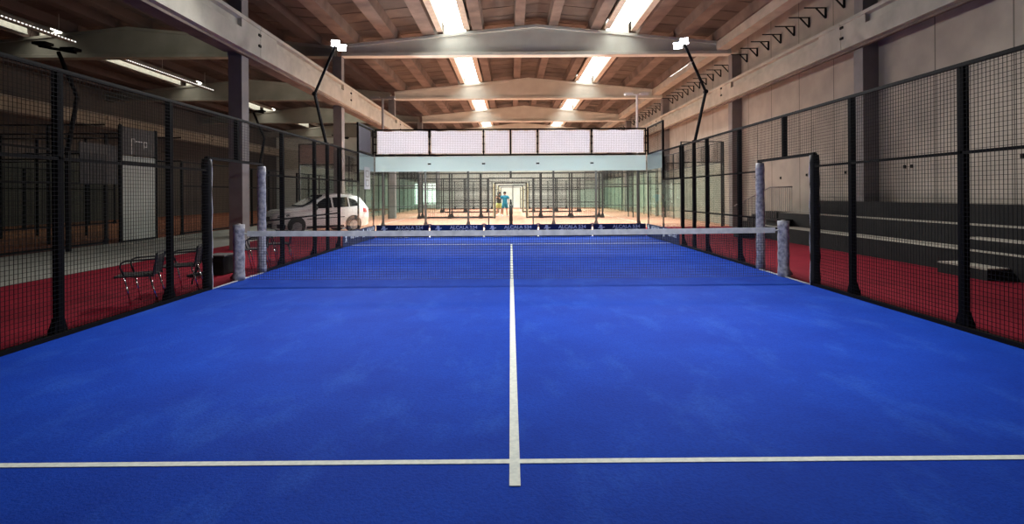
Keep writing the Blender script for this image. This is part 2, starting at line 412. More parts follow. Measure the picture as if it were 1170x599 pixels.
# eaves beam and the brackets of the right wall
MB().prism([(9.55, 8.16), (10.05, 8.16), (10.05, 8.5), (9.55, 8.55)], -6, YF - 0.05, 'y').build('eaves_beam', 'concrete', label='long concrete eaves beam along the top of the right wall', cat='beam')
br0 = None
yy = 5.2
while yy < 48:
    if all(abs(yy - y - 0.2) > 0.42 for y in BY):
        if br0 is None:
            t = thing('wall_bracket', (XR, yy, 7.45), 'small dark triangular steel bracket in the row high on the right wall', 'bracket', 'triangular brackets high on the right wall')
            m = MB(); m.bar((XR, yy, 7.80), (XR - 0.75, yy, 7.80), 0.035); m.build('arm', 'bench_dark', t)
            m = MB(); m.bar((XR - 0.03, yy, 7.45), (XR - 0.03, yy, 7.8), 0.05); m.build('wall_plate', 'bench_dark', t)
            m = MB(); m.bar((XR - 0.03, yy, 7.45), (XR - 0.36, yy, 7.8), 0.04); m.build('brace', 'bench_dark', t)
            br0 = t
        else:
            c = copy_tree(br0); c.location.y = yy
    yy += 1.02

# ------------------------------------------------------------------ floors
rc = 'red_carpet'
MB().box(-9.0, -5.09, -6.5, 12.6, -0.02, 0.0).build('carpet', rc, label='red carpet on the floor between the left fence and the grey corridor', cat='carpet')
MB().box(5.09, 10.69, -6.5, 15.4, -0.02, 0.0).build('carpet', rc, label='red carpet on the floor between the right fence and the bleachers', cat='carpet')
MB().box(-9.0, 5.08, 12.61, 15.4, -0.02, 0.0).build('carpet', 'salmon_turf', label='salmon floor strip just behind the back glass wall', cat='carpet')
MB().box(-10.3, 10.69, 15.41, YF - 0.1, -0.02, 0.0).build('carpet', 'salmon_turf', label='salmon coloured floor running under all the far courts', cat='carpet')
MB().box(-27.3, -13.6, -4, YF - 0.1, -0.02, 0.0).build('carpet', 'brown_turf', label='brown orange court floor inside the dim left hall', cat='carpet')
tf = thing('court_turf', (0, 0, 0), 'vivid blue artificial turf of the court with white lines', 'turf')
MB().box(-5.04, 5.04, -10.6, 10.0, -0.02, 0.006).build('turf', 'blue_turf', tf)
MB().box(-5.0, 5.0, -6.975, -6.925, 0.006, 0.010).build('service_line', 'line_white', tf)
MB().box(-5.0, 5.0, 6.925, 6.975, 0.006, 0.010).build('service_line', 'line_white', tf)
MB().box(-0.03, 0.03, -7.22, 6.95, 0.006, 0.0112).build('centre_line', 'line_white', tf)

# ------------------------------------------------------------------ side fences of the blue court
def post(m_parent, x, y, z0, z1, w, out, foot=True, mat='black_steel'):
    m = MB(); m.box(x, x + out * w, y - w / 2, y + w / 2, z0, z1)
    p = m.build('post', mat, m_parent, bevel=0.006)
    if foot:
        g = MB()
        for s in (-1, 1):
            g.prism([(y + s * w / 2, 0.0), (y + s * (w / 2 + 0.05), 0.0), (y + s * (w / 2 + 0.05), 0.09), (y + s * (w / 2 + 0.015), 0.2), (y + s * w / 2, 0.24)], x + out * 0.015, x + out * (w - 0.015), 'x')
        g.prism([(x + out * w, 0.0), (x + out * (w + 0.07), 0.0), (x + out * (w + 0.07), 0.06), (x + out * w, 0.26)], y - 0.02, y + 0.02, 'y')
        g.box(x, x + out * (w + 0.12), y - 0.14, y + 0.14, 0.0, 0.015)
        g.build('foot_plate', mat, p)
    return p
def side_fence(X, out, label):
    t = thing('court_fence', (X, 0, 0), label, 'fence', 'side fences of the blue court')
    w = 0.08
    xm = X + out * 0.01                      # mesh plane, posts stand behind it
    segs = [(-6, -4), (-4, -2), (-2, -1.0), (1.0, 2), (2, 4), (4, 6)]
    for a, b in segs:
        MB().grid_wires((xm, a + 0.01), (xm, b - 0.01), 0.04, 2.98, 0.05, 0.0042).build('mesh_panel', 'wire_black', t)
    for a, b in ((-1, 0), (0, 1)):
        MB().grid_wires((xm, a + 0.01), (xm, b - 0.01), 2.22, 2.98, 0.05, 0.0042).build('mesh_panel', 'wire_black', t)
    for y in (-6, -4, -2, 2, 4, 6): post(t, X + out * 0.02, y, 0.0, 3.0, w, out)
    post(t, X + out * 0.02, 0.0, 2.2, 3.0, w, out, foot=False)
    for y in (-1, 1): post(t, X + out * 0.02, y, 0.0, 2.22, 0.07, out, foot=False)
    for z in (2.0, 1.05):
        for a, b in ((-6, -1), (1, 6)):
            if z < 1.5 and a < 0: continue
            MB().bar((X + out * 0.035, a, z), (X + out * 0.035, b, z), 0.03, 0.035).build('middle_rail', 'black_steel', t)
    MB().bar((X + out * 0.03, -6, 2.985), (X + out * 0.03, 6, 2.985), 0.04, 0.045).build('top_rail', 'black_steel', t)
    for a, b in ((-6, -1), (1, 6)):
        MB().box(X - out * 0.01, X + out * 0.05, a, b, 0.0, 0.055).build('bottom_rail', 'black_steel', t)
    MB().bar((X + out * 0.045, -1.03, 2.21), (X + out * 0.045, 1.03, 2.21), 0.05, 0.05).build('door_lintel', 'black_steel', t)
    MB().box(X - out * 0.005, X + out * 0.035, -0.95, 0.95, 0.0, 0.018).build('threshold', 'white_trim', t)
    return t
side_fence(-5.03, -1, 'black steel mesh fence along the left side of the blue court')
side_fence(5.03, 1, 'black steel mesh fence along the right side of the blue court')

# padding on the door jambs
def pad(x, y, z1, r, mat, label, n=14, name='door_pad', z0=0.0, trim=False, group=None):
    m = MB(); zs = []
    k = int((z1 - z0) / 0.12)
    pts = [(x, y, z0 + (z1 - z0) * i / k) for i in range(k + 1)]
    rr = [r * (1 + 0.05 * math.sin(i * 1.9) + 0.03 * random.uniform(-1, 1)) for i in range(k + 1)]
    rr[-1] *= 0.93
    m.tube(pts, rr, n)
    if not trim:
        return m.build(name, mat, None, smooth=True, label=label, cat='padding', group=group)
    t = thing(name, (x, y, z0), label, 'padding', group)
    m.build('foam_cover', mat, t, smooth=True)
    s = MB(); sx = -1 if x > 0 else 1
    s.tube([(x + sx * r * 1.03 * 0.75, y + r * 0.72 * 0.9 + 0.012 * math.sin(i * 1.3), p[2]) for i, p in enumerate(pts)], 0.006, 6)
    s.build('white_lacing', 'white_trim', t)
    return t
pad(-5.09, -1.0, 2.19, 0.075, 'pad_black', 'black padded door post with white lacing on the left fence', trim=True)
pad(-5.09, 1.0, 2.17, 0.085, 'pad_marble', 'tall marbled grey padded door post on the left fence')
pad(5.09, -1.0, 2.19, 0.075, 'pad_black', 'black padded door post with white lacing on the right fence', trim=True)
pad(5.09, 1.0, 2.17, 0.085, 'pad_marble', 'tall marbled grey padded door post on the right fence')

# ------------------------------------------------------------------ net
for s, lr in ((-1, 'left'), (1, 'right')):
    t = thing('net_post', (s * 5.06, 0, 0), 'short net post in marbled grey padding at the %s end of the net' % lr, 'post', 'net posts')
    m = MB(); k = 10
    m.tube([(s * (5.06 + (0.03 if i == 0 else 0)), 0, 0.02 + 1.02 * i / k) for i in range(k + 1)], [0.135 if i == 0 else 0.10 + 0.006 * math.sin(i * 2.1) for i in range(k + 1)], 16)
    m.build('foam_cover', 'pad_marble', t, smooth=True)
    m = MB(); m.tube([(s * 5.06, 0, 0.0), (s * 5.06, 0, 1.055)], 0.035, 12); m.build('steel_core', 'galvanised', t)
t = thing('court_net', (0, 0, 0), 'black net with a white top band stretched across the blue court', 'net')
m = MB(); X0 = 4.90
def ztop(x): return 0.895 + 0.018 * (x / X0) ** 2
nx = int(2 * X0 / 0.043)
def ynet(x): return -0.10 * max(0.0, 1 - (x / 4.6) ** 6)
for i in range(nx + 1):
    x = -X0 + 2 * X0 * i / nx
    m.bar((x, ynet(x), 0.02), (x, 0, ztop(x)), 0.0045, 0.0045, up=(0, 1, 0), caps=False)
for j in range(20):
    f = j / 19.0
    for i in range(16):
        xa = -X0 + 2 * X0 * i / 16; xb = -X0 + 2 * X0 * (i + 1) / 16
        za = 0.02 + (ztop(xa) - 0.02) * f; zb_ = 0.02 + (ztop(xb) - 0.02) * f
        m.bar((xa, ynet(xa) * (1 - f), za), (xb, ynet(xb) * (1 - f), zb_), 0.0045 if j else 0.012, 0.0045, caps=False)
m.build('netting', 'net_cord', t)
m = MB(); n = 40
for i in range(n):
    xa = -X0 + 2 * X0 * i / n; xb = -X0 + 2 * X0 * (i + 1) / n
    m.bar((xa, -0.004, ztop(xa) - 0.045), (xb, -0.004, ztop(xb) - 0.045), 0.022, 0.10, caps=(i in (0, n - 1)))
m.build('top_band', 'net_band', t)
for s in (-1, 1):
    m = MB(); m.tube([(s * X0, 0, 0.86), (s * 5.0, 0, 0.88)], 0.012, 8); m.build('tension_strap', 'net_band', t)

# ------------------------------------------------------------------ glass end of the blue court
YB = 10.0
LION = [(0.10, 0.0), (0.30, 0.0), (0.36, 0.12), (0.44, 0.30), (0.54, 0.14), (0.60, 0.0), (0.82, 0.0), (0.80, 0.06), (0.72, 0.10), (0.66, 0.30), (0.60, 0.46), (0.66, 0.56), (0.86, 0.60), (0.92, 0.70), (0.80, 0.72), (0.62, 0.68), (0.58, 0.76), (0.60, 0.90), (0.46, 1.0), (0.26, 0.97), (0.16, 0.84), (0.24, 0.76), (0.06, 0.62), (0.02, 0.50), (0.12, 0.50), (0.26, 0.60), (0.32, 0.52), (0.26, 0.36), (0.22, 0.16), (0.12, 0.08)]
def banner(p0, p1, face, label, mat='banner_blue'):
    """sponsor banner at the foot of the glass from p0 to p1; face = unit normal towards the court"""
    a = Vector((*p0, 0)); b = Vector((*p1, 0)); d = (b - a).normalized(); L = (b - a).length; nrm = Vector((*face, 0))
    t = thing('sponsor_banner', tuple((a + b) / 2 + nrm * 0.03), label, 'banner', 'sponsor banners round the court glass')
    q0 = a + nrm * 0.03; q1 = b + nrm * 0.03
    m = MB(); m.bar(q0 + Vector((0, 0, 0.235)), q1 + Vector((0, 0, 0.235)), 0.012, 0.45); m.build('banner_sheet', mat, t)
    o = q0 + nrm * 0.008 + d * (L * 0.16)
    m = MB(); h = 0.28; vs = []
    for k in (0, 0.004):
        for (u, v) in LION: vs.append(o + d * ((u - 0.5) * h) + Vector((0, 0, 0.15 + v * h)) + nrm * k)
    nn = len(LION)
    m.add(vs, [tuple(range(nn)), tuple(range(2 * nn - 1, nn - 1, -1))] + [(i, i + nn, (i + 1) % nn + nn, (i + 1) % nn) for i in range(nn)])
    m.build('lion_emblem', 'print_white', t)
    rot = math.atan2(d.y, d.x); o = q0 + nrm * 0.010 + d * (L * 0.63)
    text_mesh('ALCALA 534', 0.165, 'print_white', t, o + Vector((0, 0, 0.305)), rot, squash=1.12)
    text_mesh('PEUGEOT  MADRID', 0.095, 'print_white', t, o + Vector((0, 0, 0.215)), rot, squash=1.05)
tb = thing('glass_enclosure', (0, YB, 0), 'glass back wall at the far end of the blue court', 'glass enclosure')
for i in range(5):
    x = -5 + 2 * i
    MB().box(x + 0.006, x + 1.994, YB, YB + 0.012, 0.02, 3.0).build('glass_pane', 'clear_glass', tb)
    banner((x + 0.03, YB), (x + 1.97, YB), (0, -1), 'dark blue sponsor banner at the foot of the back glass, %s from left' % ['first', 'second', 'third', 'fourth', 'fifth'][i], 'banner_navy' if i in (0, 3, 4) else 'banner_blue')
for x in (-5, -3, -1, 1, 3, 5):
    m = MB(); m.box(x - 0.02, x + 0.02, YB + 0.03, YB + 0.07, 3.0, 4.0); m.build('post', 'black_steel', tb)
    m = MB()
    for z in (3.12, 3.42, 3.68, 3.88): m.box(x - 0.035, x + 0.035, YB + 0.0, YB + 0.09, z, z + 0.05)
    m.build('bracket', 'black_steel', tb)
    if abs(x) < 5:
        m = MB(); m.box(x - 0.06, x + 0.06, YB - 0.02, YB - 0.001, 2.68, 2.73); m.build('glass_clip', 'black_steel', tb)
        m = MB(); m.box(x - 0.07, x + 0.07, YB - 0.02, YB - 0.001, 0.35, 0.50); m.build('glass_clip', 'pink_cloth', tb, label='pink glass clip')
MB().box(-0.03, 0.03, YB + 0.03, YB + 0.07, 3.0, 4.0).build('post', 'black_steel', tb)
MB().box(-5, 5, YB + 0.0, YB + 0.06, 3.0, 3.06).build('middle_rail', 'black_steel', tb)
MB().box(-5, 5, YB + 0.02, YB + 0.06, 3.95, 4.0).build('top_rail', 'black_steel', tb)
for i in range(5):
    x = -5 + 2 * i
    MB().grid_wires((x + 0.03, YB + 0.02), (x + 1.97, YB + 0.02), 3.08, 3.95, 0.05, 0.0045).build('mesh_panel', 'wire_black', tb)
MB().box(-5.0, 5.0, YB + 0.016, YB + 0.022, 2.43, 2.985).build('frosted_strip', 'frosted_vinyl', tb)
for i in range(5):
    x = -5 + 2 * i
    halves = [(x + 0.06, x + 1.94)] if i != 2 else [(x + 0.06, x + 0.95), (x + 1.05, x + 1.94)]
    for a, b in halves:
        m = MB(); nn = 14; zz = [(3.10, 0), (3.35, 0.01), (3.65, -0.008), (3.93, 0)]
        vs = []
        for (z, o_) in zz:
            for k in range(nn + 1):
                vs.append((a + (b - a) * k / nn, YB + 0.10 + o_ + 0.012 * math.sin(k * 1.7 + z * 5), z + (0.012 * math.cos(k * 1.1) if z > 3.9 else 0)))
        fs = [(r * (nn + 1) + k, r * (nn + 1) + k + 1, (r + 1) * (nn + 1) + k + 1, (r + 1) * (nn + 1) + k) for r in range(3) for k in range(nn)]
        m.add(vs, fs)
        o = m.build('wind_cloth', 'white_cloth', None, smooth=True, cat='cloth', group='white cloths behind the mesh of the back wall')
        o['label'] = 'white cloth behind the top mesh of the back wall, %s' % (['leftmost', 'second from the left', 'narrow one left of centre' if a < 0 else 'narrow one right of centre', 'second from the right', 'rightmost'][i])
def corner(X, out, lr):
    t = thing('glass_enclosure', (X, 8, 0), 'stepped glass corner wall at the far %s of the blue court' % lr, 'glass enclosure')
    for a, b, h in ((6.06, 7.99, 2.0), (8.01, 9.97, 3.0)):
        MB().box(X, X + out * 0.012, a, b, 0.02, h).build('glass_pane', 'clear_glass', t)
        MB().grid_wires((X + out * 0.02, a), (X + out * 0.02, b), h + 0.05, h + 0.95, 0.05, 0.0045).build('mesh_panel', 'wire_black', t)
        for z in (h + 0.02, h + 0.975): MB().box(X + out * 0.005, X + out * 0.05, a, b, z - 0.025, z + 0.025).build('rail', 'black_steel', t)
        banner((X, a + 0.02) if out < 0 else (X, b - 0.02), (X, b - 0.02) if out < 0 else (X, a + 0.02), (-out, 0), 'dark blue sponsor banner on the far %s corner glass, %s panel' % (lr, 'front' if h == 2 else 'rear'), 'banner_navy')
    for y, z0, z1 in ((7.97, 2.0, 4.0), (6.12, 2.0, 3.0), (9.97, 3.0, 4.0)):
        MB().box(X + out * 0.005, X + out * 0.065, y - 0.035, y + 0.035, z0, z1).build('post', 'black_steel', t)
    MB().box(X + out * 0.014, X + out * 0.020, 8.02, 9.96, 2.43, 2.985).build('frosted_strip', 'frosted_vinyl', t)
    for y in (6.0, 8.0, 10.0):
        MB().box(X + out * 0.02, X + out * 0.07, y - 0.03, y + 0.03, 0.0, 2.0 if y < 8 else 3.0).build('glass_post', 'far_steel', t)
    if out < 0:
        m = MB(); m.add([(X - 0.07, 8.08, 3.1), (X - 0.10, 9.9, 3.1), (X - 0.11, 9.9, 3.92), (X - 0.10, 9.0, 3.93), (X - 0.11, 8.08, 3.92)], [(0, 1, 2, 3, 4)])
        o = m.build('wind_cloth', 'white_cloth', label='white cloth on the mesh of the far left corner', cat='cloth')
        s = thing('court_sign', (X + 0.012, 8.9, 1.95), 'small white sign with two boxes on the far left corner glass', 'sign')
        MB().box(X + 0.008, X + 0.018, 8.55, 9.3, 1.78, 2.55).build('sign_board', 'sign_white', s)
        for z in (1.88, 2.20):
            m = MB()
            for aa, bb, c0, c1 in ((8.72, 9.12, z, z + 0.03), (8.72, 9.12, z + 0.20, z + 0.23), (8.72, 8.76, z, z + 0.23), (9.08, 9.12, z, z + 0.23)): m.box(X + 0.018, X + 0.022, aa, bb, c0, c1)
            m.build('printed_box', 'frame_grey', s)
corner(-5.03, -1, 'left'); corner(5.03, 1, 'right')

# ------------------------------------------------------------------ floodlight masts
def lamp(name, loc, energy, size, target, col=(1, 0.97, 0.93)):
    l = bpy.data.lights.new(name, 'AREA'); l.energy = energy; l.size = size; l.color = col
    o = bpy.data.objects.new(name, l); C.objects.link(o); o.location = loc
    d = Vector(target) - Vector(loc); o.rotation_euler = d.to_track_quat('-Z', 'Y').to_euler()
    return o
def floodlight(parent, c, tgt, face='lamp_face', w=0.25, h=0.20):
    d = (Vector(tgt) - Vector(c)).normalized(); r = d.cross(Vector((0, 0, 1))).normalized(); u = r.cross(d)
    c = Vector(c)
    def quad(off, ww, hh): return [c + d * off + r * sx * ww / 2 + u * sy * hh / 2 for sx, sy in ((-1, -1), (1, -1), (1, 1), (-1, 1))]
    m = MB(); a = quad(-0.10, w * 0.6, h * 0.6); b = quad(0.0, w, h); e = quad(0.02, w, h)
    m.add(a + b + e, [(0, 1, 2, 3), (8, 9, 10, 11)] + [(i + k, (i + 1) % 4 + k, (i + 1) % 4 + 4 + k, i + 4 + k) for k in (0, 4) for i in range(4)])
    hd = m.build('lamp_head', 'far_steel', parent)
    m = MB(); a = quad(0.0225, w * 0.9, h * 0.88); b = quad(0.026, w * 0.9, h * 0.88)
    m.add(a + b, [(0, 1, 2, 3), (4, 5, 6, 7)] + [(i, (i + 1) % 4, (i + 1) % 4 + 4, i + 4) for i in range(4)])
    m.build('lamp_glass', face, hd)
def mast(s, yb, label, off=False, e=600):
    x = s * 5.14
    t = thing('floodlight_mast', (x, yb, 0), label, 'floodlight', 'kinked floodlight masts of the blue court')
    m = MB(); m.box(x - 0.04, x + 0.04, yb - 0.05, yb + 0.05, 0, 3.05); m.build('pole', 'black_steel', t)
    fp = MB(); fp.box(x - 0.10, x + 0.10, yb - 0.13, yb + 0.13, 0, 0.02)
    for q in (-1, 1): fp.prism([(yb + q * 0.05, 0), (yb + q * 0.13, 0), (yb + q * 0.05, 0.32)], x - 0.02, x + 0.02, 'x')
    fp.build('foot_plate', 'black_steel', t)
    el = (s * 5.50, yb + 0.05, 4.42); hd = (s * 4.93, yb + 0.1, 5.78)
    m = MB(); m.tube([(x, yb, 2.9), el], 0.042, 12); m.build('lower_arm', 'black_steel', t)
    m = MB(); m.tube([el, hd], 0.038, 12); m.tube([(el[0], el[1] - 0.05, el[2]), (el[0], el[1] + 0.05, el[2])], 0.06, 12); m.build('upper_arm', 'black_steel', t)
    a = (s * 4.96, yb + 0.22, 5.93); b = (s * 4.68, yb - 0.10, 5.72)
    m = MB(); m.bar(a, b, 0.05); m.build('cross_bar', 'black_steel', t)
    tgt = (s * 0.5, yb * 0.35, 0)
    for p in (a, b):
        p = (p[0], p[1], p[2] - 0.03)
        q = (s * 1.0, yb - 7.0, 0.5) if not off else tgt
        floodlight(t, p, q)
        lamp('flood_beam', tuple(Vector(p) + (Vector(q) - Vector(p)).normalized() * 0.06), e, 0.22, q)
    if s > 0: MB().tube([(5.16, yb + 0.05, 5.28), (4.47, yb - 0.05, 4.82)], 0.007, 6).build('cable_stay', 'column_grey', t)
    return t
mast(-1, 5.15, 'kinked black mast with two lit floodlights rising from the left fence', e=300)
mast(1, 5.15, 'kinked black mast with two lit floodlights rising from the right fence', e=300)
# the matching pair at the camera's end of the court stands outside the frame: only their lamps are built
for s in (-1, 1):
    for dy in (0.3, -0.3):
        lamp('flood_beam', (s * 4.8, -5.15 + dy, 5.8), 62 if s < 0 else 92, 0.3, (s * 0.4, -2.6, 0), (1, 0.98, 0.97)).data.spread = 1.75

def tee_mast(x, y, label, h=5.75, mat='white_trim'):
    t = thing('floodlight_mast', (x, y, 0), label, 'floodlight', 'T-shaped floodlight masts of the far courts')
    m = MB(); m.tube([(x, y, 3.0), (x, y, h)], 0.05, 10); m.build('upper_pole', mat, t); m = MB(); m.tube([(x, y, 0), (x, y, 3.0)], 0.05, 10); m.build('pole', 'far_steel', t)
    m = MB(); m.bar((x - 0.55, y, h + 0.03), (x + 0.55, y, h + 0.03), 0.06); m.build('cross_bar', mat, t)
    for sx in (-0.36, 0.36):
        m = MB(); m.box(x + sx - 0.19, x + sx + 0.19, y - 0.02, y + 0.30, h + 0.06, h + 0.13); hd = m.build('lamp_head', mat, t)
        m = MB(); m.box(x + sx - 0.16, x + sx + 0.16, y + 0.0, y + 0.28, h + 0.045, h + 0.058); m.build('lamp_glass', 'far_lamp_face', hd)
    return t
tee_mast(-5.95, 15.30, 'grey T-shaped floodlight mast behind the back wall, left one', 6.05, mat='column_grey')
tee_mast(5.92, 15.30, 'white T-shaped floodlight mast behind the back wall, right one', 6.15)
for cy, e in ((20.6, 1300), (32.1, 1500), (43.6, 2200)):
    for x in (-4.5, 5.5):
        lamp('court_lamp', (x, cy, 6.4), e, 1.2, (x * 0.7, cy, 0), (1, 0.98, 0.95))
for x in (-5.1, 5.0):
    lamp('court_lamp', (x * 1.13, 14.4, 5.95), 330, 0.6, (x * -0.35, 10.0, 3.2), (1, 0.98, 0.98))
    lamp('court_lamp', (x * 1.13, 13.4, 5.9), 800, 0.5, (x * 0.5, 13.8, 0), (1, 0.97, 0.92)).data.spread = 1.6

# ------------------------------------------------------------------ far courts (lying across the hall)
def far_court(k, y0):
    wd = ORD[k]
    for side, y in (('front', y0), ('rear', y0 + 10.0)):
        out = -1 if side == 'front' else 1
        ax, bx = -9.9, 10.0
        split = not (k == 0 and side == 'front')
        t = thing('court_fence', (0, y, 0), '%s fence of the %s far court lying across the hall' % (side, wd), 'fence', 'fences of the far courts')
        pitch = 0.05 if k == 0 and side == 'front' else 0.1
        wr = 0.0045 if pitch == 0.05 else 0.006
        xs = [-6, -4, -2, -1.04, 1.04, 2, 4, 6]
        for a, b in zip(xs, xs[1:]):
            z0 = 2.35 if a == -1.04 else 0.06
            MB().grid_wires((a + 0.02, y), (b - 0.02, y), z0, 2.98, pitch, wr).build('mesh_panel', 'wire_black', t)
        for x in xs:
            jamb = abs(abs(x) - 1.04) < 0.01
            m = MB(); w = 0.06 if jamb else 0.09
            m.box(x - w / 2, x + w / 2, y + out * 0.01, y + out * 0.09, 0, 2.35 if jamb else 3.0)
            p = m.build('post', 'far_steel', t)
            if not jamb:
                g = MB(); g.prism([(x - 0.13, 0), (x + 0.13, 0), (x + 0.13, 0.08), (x + 0.045, 0.34), (x - 0.045, 0.34), (x - 0.13, 0.08)], y + out * 0.03, y + out * 0.07, 'y'); g.build('foot_plate', 'far_steel', p)
        if k == 0 and side == 'front':
            MB().box(-0.05, 0.05, y - 0.05, y + 0.03, 2.35, 3.0).build('post', 'far_steel', t)
        for z in (1.02, 2.0):
            for a, b in ((-6, -1.04), (1.04, 6)): MB().bar((a, y + out * 0.04, z), (b, y + out * 0.04, z), 0.03, 0.03).build('middle_rail', 'far_steel', t)
        for a, b in ((-6, -1.04), (1.04, 6)): MB().bar((a, y + out * 0.04, 0.05), (b, y + out * 0.04, 0.05), 0.05, 0.06).build('bottom_rail', 'far_steel', t)
        MB().bar((-6, y + out * 0.04, 2.98), (6, y + out * 0.04, 2.98), 0.04, 0.05).build('top_rail', 'far_steel', t)
        MB().bar((-1.04, y + out * 0.04, 2.33), (1.04, y + out * 0.04, 2.33), 0.05, 0.06).build('door_lintel', 'far_steel', t)
        # glass ends
        for sg in (-1, 1):
            for a, b, h in ((6.05, 8, 3.0), (8, 9.9, 3.0)):
                top = h + 1.0 if a > 7 else h
                xa, xb = sorted((sg * a, sg * b))
                hh = 2.0 if a < 7 else 3.0
                MB().box(xa + 0.01, xb - 0.01, y, y + 0.012, 0.02, hh).build('glass_pane', 'far_glass', t)
                MB().grid_wires((xa + 0.02, y), (xb - 0.02, y), hh + 0.04, hh + 0.96, pitch, wr).build('mesh_panel', 'wire_black', t)
                for z in (hh + 0.02, hh + 0.98): MB().bar((xa, y + out * 0.03, z), (xb, y + out * 0.03, z), 0.04, 0.04).build('rail', 'far_steel', t)
                xo = sg * b
                MB().box(xo - 0.03, xo + 0.03, y + out * 0.02, y + out * 0.08, 0, top).build('post', 'far_steel', t)
            MB().box(sg * 8 - 0.03, sg * 8 + 0.03, y + out * 0.02, y + out * 0.08, 3.0, 4.0).build('post', 'far_steel', t)
        if k > 0 or side == 'rear':
            for sg in (-1, 1):
                pad(sg * 1.10, y + out * 0.14, 2.3, 0.07, 'pad_cream', 'cream padded post %s of the %s doorway of the %s far court' % ('left' if sg < 0 else 'right', side, wd), n=8, group='padded door posts of the far courts')
    for sg in (-1, 1):
        X = sg * (9.9 if sg < 0 else 10.0)
        t = thing('glass_enclosure', (X, y0 + 5, 0), 'glass end wall on the %s of the %s far court' % ('left' if sg < 0 else 'right', wd), 'glass enclosure', 'end walls of the far courts')
        for i in range(5):
            MB().box(X, X + 0.012, y0 + 2 * i + 0.02, y0 + 2 * i + 1.98, 0.02, 3.0).build('glass_pane', 'far_glass', t)
            MB().grid_wires((X, y0 + 2 * i + 0.03), (X, y0 + 2 * i + 1.97), 3.04, 3.96, 0.1, 0.008).build('mesh_panel', 'wire_black', t)
        for i in range(6):
            yy = y0 + 2 * i + (0.12 if i == 0 else -0.12 if i == 5 else 0)
            MB().box(X + sg * 0.02, X + sg * 0.09, yy - 0.035, yy + 0.035, 0, 4.0).build('post', 'far_steel', t)
        for z in (3.02, 3.98): MB().bar((X + sg * 0.03, y0 + 0.1, z), (X + sg * 0.03, y0 + 9.9, z), 0.04, 0.04).build('rail', 'far_steel', t)
    # net of the far court, running away from the viewer
    t = thing('court_net', (0, y0 + 5, 0), 'net of the %s far court seen end-on' % wd, 'net', 'nets of the far courts')
    MB().grid_wires((0, y0 + 0.3), (0, y0 + 9.7), 0.02, 0.86, 0.1, 0.006).build('netting', 'net_cord', t)
    MB().box(-0.012, 0.012, y0 + 0.3, y0 + 9.7, 0.80, 0.90).build('top_band', 'net_band', t)
    for s_, yy in (('front', y0 + 0.15), ('rear', y0 + 9.85)):
        m = MB(); m.tube([(0, yy, 0), (0, yy, 0.30), (0, yy, 0.32), (0, yy, 0.62), (0, yy, 0.64), (0, yy, 1.05)], [0.09, 0.08, 0.095, 0.08, 0.095, 0.085], 10)
        m.build('net_post', 'pad_black', None, smooth=True, label='dark padded net post at the %s of the %s far court' % (s_, wd), cat='post', group='net posts of the far courts')
    for xx in (-6.95, 6.95):
        MB().box(xx - 0.025, xx + 0.025, y0 + 0.02, y0 + 9.98, 0.0, 0.004).build('court_line', 'line_white', None, label='white service line %s of the net in the %s far court' % ('left' if xx < 0 else 'right', wd), cat='line', group='lines of the far courts')
for k, y0 in enumerate((15.5, 27.0, 38.55)): far_court(k, y0)
# pinkish cloth panel on the left corner mesh of the nearest far court
MB().box(-9.85, -8.06, 15.36, 15.38, 3.06, 3.94).build('wind_cloth', 'pink_cloth', label='dusty pink cloth on the corner mesh above the white car', cat='cloth')
# light doorway in the end wall
t = thing('door_1', (1.2, YF - 0.03, 0), None, None, kind='structure')
MB().box(0.3, 2.6, YF - 0.06, YF - 0.01, 0, 2.6).build('door_leaf', 'wall_light', t)
MB().box(0.22, 0.3, YF - 0.08, YF, 0, 2.68).box(2.6, 2.68, YF - 0.08, YF, 0, 2.68).box(0.22, 2.68, YF - 0.08, YF, 2.6, 2.68).build('door_frame', 'far_steel', t)
t = thing('window_%d' % (wn + 1), (-8.9, YF - 0.03, 1.2), None, None, kind='structure'); wn += 1
MB().box(-11.4, -8.6, YF - 0.06, YF - 0.01, 0.5, 2.9).build('window_pane', 'far_lamp_face', t)
for i in range(6): MB().box(-11.4 + 0.54 * i, -11.33 + 0.54 * i, YF - 0.09, YF - 0.06, 0.5, 2.9).build('window_bar', 'frame_grey', t)

# ------------------------------------------------------------------ bleachers, steps and railing on the right
t = thing('bleacher', (9.4, 2.5, 0), 'black three-tier bleacher with pale treads along the right wall', 'bleacher')
tiers = [(8.70, 9.45, 0.43, 9.25), (9.45, 10.10, 0.866, 9.1), (10.10, 10.22, 1.28, 8.3)]
for i, (a, b, z, ye) in enumerate(tiers):
    MB().box(a, b + (0.0 if i < 2 else 0), -6.4, ye, 0.0, z - 0.03).build('riser', 'bench_dark', t)
    if i < 2: MB().box(a + 0.0, b, -6.4, ye, z - 0.03, z).build('tread', 'tread_grey', t)
    MB().box(a - 0.012, a, -6.4, ye, 0.0, z - 0.0).build('riser_board', 'bench_dark', t)
MB().box(10.10, 10.22, -6.4, 8.3, 1.25, 1.29).build('cap_rail', 'bench_dark', t)
for a, b, x0, x1, z, lb in ((-0.65, 0.45, 8.28, 8.685, 0.215, 'small half step with a pale tread at the foot of the bleacher'), (-0.9, 0.8, 9.02, 9.43, 0.65, 'small half step with a pale tread on the first bleacher tier')):
    s = thing('half_step', ((x0 + x1) / 2, (a + b) / 2, 0 if z < 0.3 else 0.43), lb, 'step', 'half steps on the bleacher')
    MB().box(x0, x1, a, b, 0 if z < 0.3 else 0.431, z - 0.025).build('riser', 'bench_dark', s); MB().box(x0, x1, a, b, z - 0.025, z).build('tread', 'tread_grey', s)
s = thing('half_step', (9.3, 8.6, 0.43), 'small black step block at the far end of the first bleacher tier', 'step', 'half steps on the bleacher')
